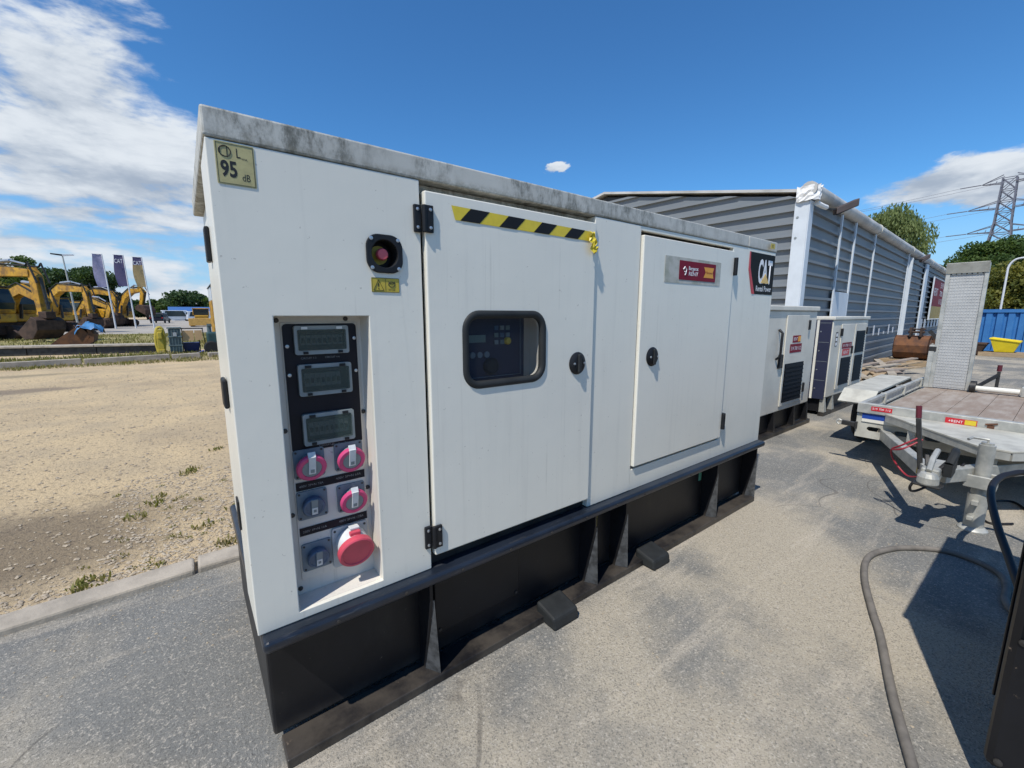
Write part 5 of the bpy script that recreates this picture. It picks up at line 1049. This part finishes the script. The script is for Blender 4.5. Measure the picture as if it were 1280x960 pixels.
P3 = dict(boom=[(1.1, 1.5), (1.9, 3.5), (2.9, 4.1), (4.9, 3.7)], stick=[(4.6, 4.0), (5.1, 3.5), (4.9, 1.4)], bucket=(4.9, 1.25, .3))
P4 = dict(boom=[(1.1, 1.5), (2.0, 3.3), (3.0, 4.0), (4.2, 4.1)], stick=[(4.0, 4.4), (4.5, 3.9), (4.0, 2.0)], bucket=(4.0, 1.95, 1.9))
excavator('nearest yellow excavator, its boom level across the left edge and stick hanging down', (-9.55, 35.6, 0), R(-48), P1, 1.0)
excavator('low yellow excavator with arched boom behind the hanging stick at left', (-9.6, 40.5, 0), R(-52), P2, 1.0)
excavator('yellow excavator just behind the lamp post with its stick folded down', (-9.3, 50.5, 0), R(-50), P1, .95)
excavator('yellow excavator with arched boom behind the leftmost flag', (-10.2, 69, 0), R(-38), P3, 1.0)
excavator('yellow excavator with raised bucket behind the rightmost flag', (-7.0, 70, 0), R(-45), P4, 1.05)
excavator('half hidden yellow excavator between the two left flags, boom lowered', (-9.5, 62, 0), R(-40), P2, .95)
# loose bucket with a blue tarpaulin on it
LB = thing('excavator_bucket', 'loose rusty bucket lying open on the grass with a blue tarpaulin on top', 'bucket', (-4.2, 26.4, 0))
pr = [(-.75, .0), (.45, .0), (.72, .22), (.78, .55), (.55, .85), (.30, .95), (.22, .90), (.45, .78), (.62, .52), (.55, .28), (.35, .10), (-.70, .10)]
MB().prism([(-4.2 + u, w + .004) for u, w in pr], 25.7, 27.0, 'y').build('shell', RUST, LB)
for y in (25.70, 26.97): MB().prism([(-4.2 + u, w + .004) for u, w in [(-.7, .1), (.35, .1), (.62, .4), (.55, .8), (.3, .93), (-.2, .55)]], y, y + .03, 'y').build('side_plate', RUST, LB)
for k in range(5): MB().add([(-4.94, 25.75 + k * .29, .01), (-4.94, 25.90 + k * .29, .01), (-5.25, 25.83 + k * .29, .02), (-4.92, 25.83 + k * .29, .10)], [(0, 1, 3), (1, 2, 3), (2, 0, 3), (0, 2, 1)]).build('tooth', RUSTDARK, LB)
V = []; F = []; rr2 = random.Random(3)
for i in range(9):
    for j in range(9): V.append((-4.05 + i * .11, 25.62 + j * .17, 1.0 + .10 * math.sin(i * 1.1 + j) + rr2.uniform(-.06, .06) - .018 * (i - 4) ** 2 - (.14 if j in (0, 8) else 0)))
for i in range(8):
    for j in range(8): F.append((i * 9 + j, i * 9 + j + 1, (i + 1) * 9 + j + 1, (i + 1) * 9 + j))
tag(MB().add(V, F).build('tarpaulin', TARP, smooth=True, fix=False), 'crumpled blue tarpaulin draped on the loose bucket', 'tarpaulin')

# ------------------------------------------------------------------ flags and lamp
def flag(lab, x, y, h, fw, fh, m, band=None, lean=0.0, sway=0.25, writing=None):
    T = thing('flagpole', lab, 'flag', (x, y, 0), 0, 'tall banner flags')
    MB().cyl((x, y, 0), (x + lean, y, h), .075, .045, 10).build('pole', POLE, T, smooth=True)
    MB().cyl((x + lean, y, h - .03), (x + lean - fw, y, h - .03), .02, n=6).build('arm', POLE, T)
    V = []; F = []; nx, nz = 6, 16
    for i in range(nz + 1):
        for j in range(nx + 1):
            t = i / nz; u = j / nx; V.append((x + lean - (lean * (t * fh / h)) - u * fw + .10 * math.sin(t * 5 + u * 2) * u, y + sway * .5 * math.sin(t * 7 + u * 4) * u, h - .04 - t * fh - .12 * u * math.sin(t * 3)))
    cells = [(i, j) for i in range(nz) for j in range(nx)]
    for part, mm, sel in (('flag_cloth', m, lambda i: band is None or i >= 4), ('flag_head', band, lambda i: i < 4)):
        if mm is None: continue
        F = [(i * (nx + 1) + j, i * (nx + 1) + j + 1, (i + 1) * (nx + 1) + j + 1, (i + 1) * (nx + 1) + j) for i, j in cells if sel(i)]
        used = sorted({k for f in F for k in f}); rm = {k: n for n, k in enumerate(used)}
        MB().add([V[k] for k in used], [tuple(rm[k] for k in f) for f in F]).build(part, mm, T, smooth=True, fix=False)
    if writing: text(T, writing, (x + lean - fw * .92, y - sway - .02, h - .85), .42, INKW, width=fw * .8)
    return T
flag('pale violet banner flag on the leftmost pole', -5.75, 58.35, 7.4, .78, 3.2, FLAGP, None, -.25)
flag('dark violet banner flag with white lettering on the middle pole', -4.2, 58.48, 7.45, .80, 3.1, FLAGV, None, -.22, .2, 'CAT')
flag('tan banner flag with dark head on the rightmost pole', -2.72, 58.55, 7.35, .80, 3.0, FLAGY, FLAGV, -.28, .2, 'CAT')
LP = thing('yard_lamp', 'slim grey lamp post with twin heads among the excavators', 'lamp post', (-8.15, 55.06, 0))
MB().cyl((-8.0, 55.06, 0), (-8.3, 55.06, 6.7), .085, .05, 10).build('pole', GALV, LP, smooth=True)
for sx in (-1, 1): MB().add([(-8.3, 55.0, 6.68), (-8.3, 55.2, 6.68), (-8.3 + sx * .75, 55.2, 6.78), (-8.3 + sx * .75, 55.0, 6.78), (-8.3, 55.0, 6.82), (-8.3, 55.2, 6.82), (-8.3 + sx * .75, 55.2, 6.88), (-8.3 + sx * .75, 55.0, 6.88)], [(0, 3, 2, 1), (4, 5, 6, 7), (0, 1, 5, 4), (1, 2, 6, 5), (2, 3, 7, 6), (3, 0, 4, 7)]).build('lamp_head', PLASTIC if sx < 0 else POLE, LP)

# ------------------------------------------------------------------ small things at the edge of the lot
t = thing('yellow_machine_frame', 'upright bright yellow cast frame beside the grey-green crate', 'machine part', (-.85, 19.2, 0))
MB().tube(smoothpath([(-.95, 19.2, .02), (-1.0, 19.2, .5), (-.93, 19.2, .92), (-.78, 19.2, .92), (-.74, 19.2, .5), (-.80, 19.2, .02)]), .05, 8).build('hoop', WARN_Y, t, smooth=True)
MB().box(-.98, -.76, 19.10, 19.3, .004, .16).box(-.97, -.77, 19.14, 19.27, .16, .90).box(-.93, -.80, 19.08, 19.28, .55, .80).build('casting', WARN_Y, t, bevel=.02)
t = thing('crate', 'tall grey-green plastic crate with ribbed sides at the lot edge', 'crate', (-.43, 18.7, 0))
MB().box(-.60, -.24, 18.55, 18.9, .05, .93).build('body', TEAL, t, bevel=.03)
for k in range(5): MB().box(-.60 + k * .085, -.575 + k * .085, 18.52, 18.549, .06, .92).build('rib', TEAL, t)
for z in (.30, .62, .94): MB().box(-.63, -.21, 18.51, 18.92, z, z + .045).build('band', TEAL, t, bevel=.008)
MB().box(-.47, -.36, 18.50, 18.509, .66, .8).build('label_plate', CEE_LGREY, t)
t = thing('trestle', 'pale plywood boards on a steel trestle right of the grey-green crate', 'trestle', (.10, 18.75, 0))
MB().box(-.20, .14, 18.60, 18.66, .48, .86).build('board', PEACH, t); MB().box(.17, .40, 18.60, 18.66, .50, .86).build('board', PEACH, t)
MB().bar((-.25, 18.75, .93), (.45, 18.75, .93), .05, .04).bar((.42, 18.75, .93), (.50, 18.75, .02), .03, .03).bar((-.2, 18.75, .93), (-.22, 18.75, .02), .03, .03).bar((.3, 18.75, .5), (.3, 18.75, .02), .03, .03).build('frame', STEELDARK, t)
t = thing('blue_bin', 'dark blue plastic box under the plywood trestle', 'box', (.05, 18.95, 0))
MB().add([(-.18, 18.85, .004), (.25, 18.85, .004), (.25, 19.15, .004), (-.18, 19.15, .004), (-.22, 18.8, .36), (.30, 18.8, .36), (.30, 19.2, .36), (-.22, 19.2, .36)], [(0, 3, 2, 1), (0, 1, 5, 4), (1, 2, 6, 5), (2, 3, 7, 6), (3, 0, 4, 7), (4, 5, 6, 7)]).build('shell', mat('deep_blue_plastic', (.02, .035, .13), .5), t)
MB().box(-.24, .32, 18.78, 19.22, .361, .40).build('lid', mat('deep_blue_plastic', (.02, .035, .13), .5), t, bevel=.01)
V = [(.18 + .06 * i + .02 * math.sin(j * 2), 18.35 + .06 * j, .02 + .10 * abs(math.sin(i * 1.3 + j * .9)) * (1 - abs(i - 3) / 4)) for i in range(7) for j in range(6)]
F = [(i * 6 + j, i * 6 + j + 1, (i + 1) * 6 + j + 1, (i + 1) * 6 + j) for i in range(6) for j in range(5)]
tag(MB().add(V, F).build('tarpaulin', mat('violet_blue_sheet', (.07, .10, .34), .5), smooth=True, fix=False), 'small violet-blue sheet crumpled on the grass by the trestle', 'tarpaulin')
t = thing('compressor', 'dark green wheeled compressor half hidden by the large white cabinet', 'compressor', (.9, 18.2, 0))
MB().box(.52, 1.5, 18.0, 18.6, .38, .80).build('body', GREENM, t, bevel=.05)
MB().cyl((.62, 18.2, .80), (.62, 18.2, 1.02), .07, n=12).box(.56, .70, 18.1, 18.3, 1.02, 1.10).build('filter', TEAL, t)
for x in (.62, 1.3):
    w = MB().lathe((x, 17.88, .24), (0, 1, 0), [(0, .12), (0, .2), (.03, .235), (.13, .235), (.16, .2), (.16, .12)], 20).build('wheel', TYRE, t, smooth=True); MB().lathe((x, 17.90, .24), (0, 1, 0), [(0, .118), (.1, .118), (.1, .0)], 14).build('rim', VANW, w)
t = thing('site_container', 'tall grey and yellow machine housing showing just left of the white cabinet', 'container', (2.4, 24.0, 0))
MB().box(1.02, 3.8, 23.6, 26, .3, 2.1).build('lower_body', YEL, t, bevel=.03); MB().box(1.02, 3.8, 23.6, 26, 2.102, 2.75).build('upper_body', VANW, t, bevel=.03)
MB().prism([(.98, 2.75), (3.85, 2.75), (3.85, 3.0), (1.15, 3.0)], 23.55, 26.05, 'y').build('roof', STEELDARK, t)
for x in (1.1, 3.5): MB().box(x, x + .3, 23.7, 25.9, .004, .2995).build('foot', STEELDARK, t)
for k in range(3): MB().box(1.15 + k * .85, 1.85 + k * .85, 23.575, 23.599, .5, 1.95).build('panel', YEL, t)
# bulldozer and further vehicles
t = thing('bulldozer', 'small yellow bulldozer with wide blade seen from the front', 'bulldozer', (1.6, 64, 0))
MB().box(.3, 2.9, 61.2, 61.45, .15, 1.0).build('blade', mat('ochre_paint', (.62, .36, .09), .5), t, bevel=.05)
MB().box(.95, 2.3, 62.2, 64.6, .6, 1.35).build('hood', YEL, t, bevel=.06)
for x in (.45, 2.35): MB().prism([(61.9, .3), (62.2, .03), (65.0, .03), (65.4, .35), (65.2, .8), (62.2, .8)], x, x + .45, 'x').build('track', RUSTDARK, t)
MB().box(.85, 2.4, 64.0, 65.6, 1.36, 2.1).build('cab', CABGLASS, t, bevel=.04); MB().box(.78, 2.47, 63.9, 65.7, 2.101, 2.22).build('cab_roof', YEL, t, bevel=.03)
for x in (.80, 2.38): MB().box(x, x + .07, 63.95, 64.02, 1.36, 2.1).build('cab_pillar', YEL, t)
def car(lab, cx, cy, rz, m, L=4.6, W=1.85, H=1.75, pickup=False):
    t = thing('parked_car', lab, 'car', (cx, cy, 0.008), rz, 'vehicles parked in the far yard')
    if H > 1.9: pr = [(-L / 2, .35), (L / 2, .35), (L / 2, 1.0), (L / 2 - .5, 1.25), (L / 2 - 1.1, H), (-L / 2 + .1, H), (-L / 2, 1.0)]
    else: pr = [(-L / 2, .35), (L / 2, .35), (L / 2, .80), (L / 2 - 1.1, .98), (L / 2 - 1.8, H), (-L / 2 + .5, H), (-L / 2 + .1, 1.0)]
    MB().prism(pr, -W / 2, W / 2, 'y').build('body', m, t, local=True, bevel=.08, seg=3)
    for sy in (-1, 1):
        MB().prism([(L / 2 - 1.25, 1.02), (L / 2 - 1.85, H - .1), (-L / 2 + .6, H - .1), (-L / 2 + .3, 1.02)], sy * (W / 2 - .01), sy * (W / 2 + .012), 'y').build('side_window', CABGLASS, t, local=True)
        MB().box(-L / 2 - .015, -L / 2 + .05, sy * W * .42 - .1, sy * W * .42 + .1, .8, .95).build('tail_lamp', TAIL, t, local=True)
        for sx in (-1, 1): MB().lathe((sx * L * .31, sy * (W / 2 - .1), .34), (0, sy, 0), [(0, .2), (0, .33), (.14, .33), (.14, .18), (.12, .0)], 18).build('wheel', TYRE, t, local=True, smooth=True)
    MB().box(-L / 2 + .04, -L / 2 + .3, -W * .38, W * .38, 1.05, H - .15).build('rear_window', CABGLASS, t, local=True)
    return t
car('dark car parked beyond the rightmost flag, seen from behind', -3.3, 92, R(80), CARP, H=1.7)
car('white van parked before the low blue roof in the distance', -1.2, 118, R(10), VANW, L=5.5, W=2.0, H=2.3)
car('second white van nearer the round tree in the distance', 3.0, 116, R(8), VANW, L=5.2, W=2.0, H=2.1)
t = thing('low_building', 'long low building with blue roof far beyond the yard', 'building', (5, 132, 0))
MB().box(-2.5, 16, 130, 138, 0, 1.9).build('wall', VANW, t); MB().add([(-3, 129.5, 1.9), (17, 129.5, 1.9), (17, 134, 3.3), (-3, 134, 3.3), (17, 138.5, 1.9), (-3, 138.5, 1.9)], [(0, 1, 2, 3), (3, 2, 4, 5), (0, 3, 5), (1, 4, 2)]).build('roof', BLUEROOF, t, fix=False)
for k in range(6): MB().box(-1.5 + k * 2.8, -.1 + k * 2.8, 129.96, 129.999, .6, 1.5).build('window', CABGLASS, t)

# ------------------------------------------------------------------ trees
def tree(name, lab, loc, h, cr, crown_z, n, leaf, m, seed, trunk=.25, clumps=26, droop=0.0, group=None, elong=1.4, csize=0.86):
    r = np.random.default_rng(seed); T = thing(name, lab, 'tree', loc, 0, group)
    b = MB(); top = crown_z[0] + (crown_z[1] - crown_z[0]) * .75
    lean = r.normal(0, .03 * h, 2); pts = [(lean[0] * t * t, lean[1] * t * t, top * t) for t in np.linspace(0, 1, 6)]
    b.tube(pts, [trunk * (1 - .8 * t) for t in np.linspace(0, 1, 6)], 8)
    cz = (crown_z[0] + crown_z[1]) / 2; hz_ = (crown_z[1] - crown_z[0]) / 2; C_ = []
    for k in range(clumps):
        d = r.normal(size=3); d /= np.linalg.norm(d); q = .30 + .72 * r.random() ** .6
        C_.append(np.array([d[0] * cr * q, d[1] * cr * q, cz + d[2] * hz_ * q]))
    for k in range(min(12, clumps)):
        e = C_[k]; s = max(.25 * top, min(top * .9, e[2] - .25 * hz_)); t = s / top; st_ = np.array([lean[0] * t * t, lean[1] * t * t, s])
        b.tube([tuple(st_), tuple((st_ + e) / 2 + np.array([0, 0, .05 * h])), tuple(e)], [trunk * .35, trunk * .2, trunk * .06], 5)
    b.build('trunk', BARK, T, local=True, smooth=True, fix=False)
    C_ = np.array(C_); idx = r.integers(0, clumps, n); size = (.30 + .30 * r.random(clumps)) * min(cr, hz_) * csize
    d = r.normal(size=(n, 3)); d /= np.linalg.norm(d, axis=1)[:, None]; rad = size[idx] * (r.random(n) ** .42)
    P = C_[idx] + d * rad[:, None] * np.array([1.15, 1.15, .8])
    if droop: P[:, 2] -= droop * r.random(n) * np.hypot(P[:, 0], P[:, 1]) / cr
    u = r.normal(size=(n, 3)); u /= np.linalg.norm(u, axis=1)[:, None]; w = np.cross(u, r.normal(size=(n, 3))); w /= np.linalg.norm(w, axis=1)[:, None]
    if droop: u = u * .45 + np.array([0, 0, -1.0]); u /= np.linalg.norm(u, axis=1)[:, None]; w = np.cross(u, r.normal(size=(n, 3))); w /= np.linalg.norm(w, axis=1)[:, None]
    s = leaf * (.6 + .8 * r.random(n))[:, None]; a = u * s * elong * .5; c_ = w * s * .5
    V = np.empty((n * 4, 3)); V[0::4] = P - a; V[1::4] = P + c_ * .8; V[2::4] = P + a; V[3::4] = P - c_ * .8
    me = bpy.data.meshes.new('crown'); me.vertices.add(n * 4); me.vertices.foreach_set('co', V.ravel()); me.loops.add(n * 4); me.loops.foreach_set('vertex_index', np.arange(n * 4, dtype=np.int32))
    me.polygons.add(n); me.polygons.foreach_set('loop_start', np.arange(0, n * 4, 4, dtype=np.int32)); me.polygons.foreach_set('loop_total', np.full(n, 4, dtype=np.int32)); me.update(); me.validate()
    me.materials.append(m); o = bpy.data.objects.new('crown', me); col.objects.link(o); o.parent = T
    return T
GL_ = 'trees behind the excavators'
tree('broadleaf_tree', 'tall dark tree behind the lamp post at left', (-11.2, 76, 0), 8.5, 2.4, (1.2, 7.6), 15000, .22, LEAF_D, 11, clumps=30, group=GL_)
tree('broadleaf_tree', 'dense dark tree directly left of the leftmost flag', (-8.4, 74, 0), 8, 2.3, (1.0, 7.3), 15000, .22, LEAF_D, 12, clumps=30, group=GL_)
tree('broadleaf_tree', 'lighter green tree between the level boom and the lamp post', (-13.2, 78, 0), 7, 2.2, (.8, 6.3), 12000, .22, LEAF_M, 13, group=GL_)
tree('broadleaf_tree', 'grey-green tree rising above the level excavator boom', (-15.6, 78, 0), 9, 2.9, (2.0, 8.6), 14000, .21, LEAF_M, 14, group=GL_)
tree('broadleaf_tree', 'broad light green tree at the far left edge under the boom', (-15.5, 66, 0), 6, 3.0, (.6, 4.6), 9000, .28, LEAF_Y, 15, group=GL_)
tree('broadleaf_tree', 'dark tree at the far left edge behind the first excavator', (-19.5, 80, 0), 9, 3.2, (1.0, 8.0), 7000, .32, LEAF_D, 29, group=GL_)
GF = 'trees along the far horizon'
for (x, y, h, cr, m, sd_, lab) in ((.8, 150, 9.0, 5.6, LEAF_D, 21, 'round dark tree standing above the far hedge line'), (-8, 155, 5.2, 4.5, LEAF_D, 22, 'low dark tree at the left end of the far hedge line'), (-4.2, 152, 5.6, 3.5, LEAF_M, 23, 'low green tree left of the round dark tree'), (7.5, 150, 6.0, 4.4, LEAF_M, 24, 'green tree right of the round dark tree'),
                              (13.5, 148, 7.2, 4.4, LEAF_D, 25, 'dark tree at the right end of the far hedge line beside the cabinet'), (-13, 160, 6, 4.5, LEAF_D, 26, 'dark tree far beyond the flags')):
    tree('broadleaf_tree', lab, (x, y, 0), h, cr, (.3, h), 5000, .55, m, sd_, trunk=.35, clumps=24, group=GF)
tree('willow_tree', 'pale feathery willow showing above the roof of the grey hall', (46.0, 8.1, 0), 9.4, 2.5, (3.8, 9.9), 22000, .12, LEAF_W, 33, clumps=26, droop=.8, elong=2.2, csize=.85)
GR = 'trees behind the blue container'
tree('broadleaf_tree', 'tall dark tree at the right edge in front of the pylon', (68, 4.2, 0), 10, 2.9, (1.2, 10.4), 24000, .20, LEAF_M, 41, clumps=40, group=GR)
tree('broadleaf_tree', 'dark green tree just right of the upright ramp', (66, 6.8, 0), 8, 2.4, (.8, 7.6), 20000, .19, LEAF_M, 42, clumps=34, group=GR)
tree('broadleaf_tree', 'yellowish bushy tree behind the street lamp', (58, 4.6, 0), 6, 2.2, (.6, 5.0), 19000, .17, LEAF_Y, 43, clumps=30, group=GR)
tree('broadleaf_tree', 'small dark treetop peeking over the eaves left of the upright ramp', (72, 10.4, 0), 8, 2.1, (2.0, 7.4), 6000, .28, LEAF_D, 44, clumps=22, group=GR)
tree('broadleaf_tree', 'dark bushy tree low behind the blue container at the right edge', (56, 1.6, 0), 6, 2.6, (.5, 5.6), 19000, .18, LEAF_Y, 45, clumps=30, group=GR)
tree('broadleaf_tree', 'tall dark tree cut by the right edge of the picture', (72, .2, 0), 11, 3.2, (1.0, 10.5), 22000, .20, LEAF_D, 46, clumps=34, group=GR)

# ------------------------------------------------------------------ pylon and wires
PY = thing('power_pylon', 'tall steel lattice power pylon above the trees at right', 'pylon', (149.5, 11.4, 0))
px_, py_ = 149.5, 11.4
def hw(z): return 3.6 - 2.3 * min(z / 22.0, 1.0) - .25 * max(0, (z - 22) / 10)
levels = [0, 4, 8, 11.5, 14.5, 17.2, 19.6, 22, 24.3, 26.6, 29, 31.5]
for a in (-1, 1):
    for c in (-1, 1):
        tw = MB()
        for z0, z1 in zip(levels[:-1], levels[1:]): tw.bar((px_ + a * hw(z0), py_ + c * hw(z0), z0), (px_ + a * hw(z1), py_ + c * hw(z1), z1), .26, .26)
        tw.build('tower_leg', PYLON, PY)
tb_ = MB()
for z0, z1 in zip(levels[:-1], levels[1:]):
    w0, w1 = hw(z0), hw(z1)
    for a in (-1, 1):
        tb_.bar((px_ + a * w0, py_ - w0, z0), (px_ + a * w1, py_ + w1, z1), .13, .13); tb_.bar((px_ + a * w0, py_ + w0, z0), (px_ + a * w1, py_ - w1, z1), .13, .13)
        tb_.bar((px_ - w0, py_ + a * w0, z0), (px_ + w1, py_ + a * w1, z1), .13, .13); tb_.bar((px_ + w0, py_ + a * w0, z0), (px_ - w1, py_ + a * w1, z1), .13, .13)
        tb_.bar((px_ + a * w1, py_ - w1, z1), (px_ + a * w1, py_ + w1, z1), .13, .13); tb_.bar((px_ - w1, py_ + a * w1, z1), (px_ + w1, py_ + a * w1, z1), .13, .13)
tag(tb_.build('lattice_brace', PYLON, PY), kind='stuff')
arms = ((20.0, 4.2), (25.2, 4.6), (30.6, 3.0))
for (z, L) in arms:
    for sy in (-1, 1):
        ab = MB()
        for sx in (-1, 1):
            ab.bar((px_ + sx * 1.0, py_ + sy * 1.0, z), (px_, py_ + sy * (1.2 + L), z + .2), .16, .16); ab.bar((px_ + sx * 1.0, py_ + sy * 1.0, z + 1.6), (px_, py_ + sy * (1.2 + L), z + .3), .14, .14)
        for k in (.35, .65): ab.bar((px_ - (1 - k), py_ + sy * (1 + L * k), z), (px_ + (1 - k), py_ + sy * (1 + L * k), z + 1.2 * (1 - k)), .1, .1)
        ab.build('cross_arm', PYLON, PY)
        ins = Vector((px_ - 1, py_ + sy * (1.2 + L), z + .1)); far_ = Vector((px_ - 12, py_ + sy * (1.2 + L) + 72, z - 3.0))
        MB().cyl(ins, ins + (far_ - ins).normalized() * 3.4, .10, n=6).build('insulator', PYLON, PY)
        st_ = ins + (far_ - ins).normalized() * 3.4
        wp_ = [st_.lerp(far_, t) + Vector((0, 0, -3.0 * 4 * t * (1 - t) * .5)) for t in np.linspace(0, 1, 12)]
        tag(MB().tube(wp_, .035, 5).build('power_line', PYLON), {20.0: 'lowest', 25.2: 'middle', 30.6: 'topmost'}[z] + (' power line on the near side of the lattice pylon' if sy < 0 else ' power line on the far side of the lattice pylon'), 'power line', 'power lines from the pylon')
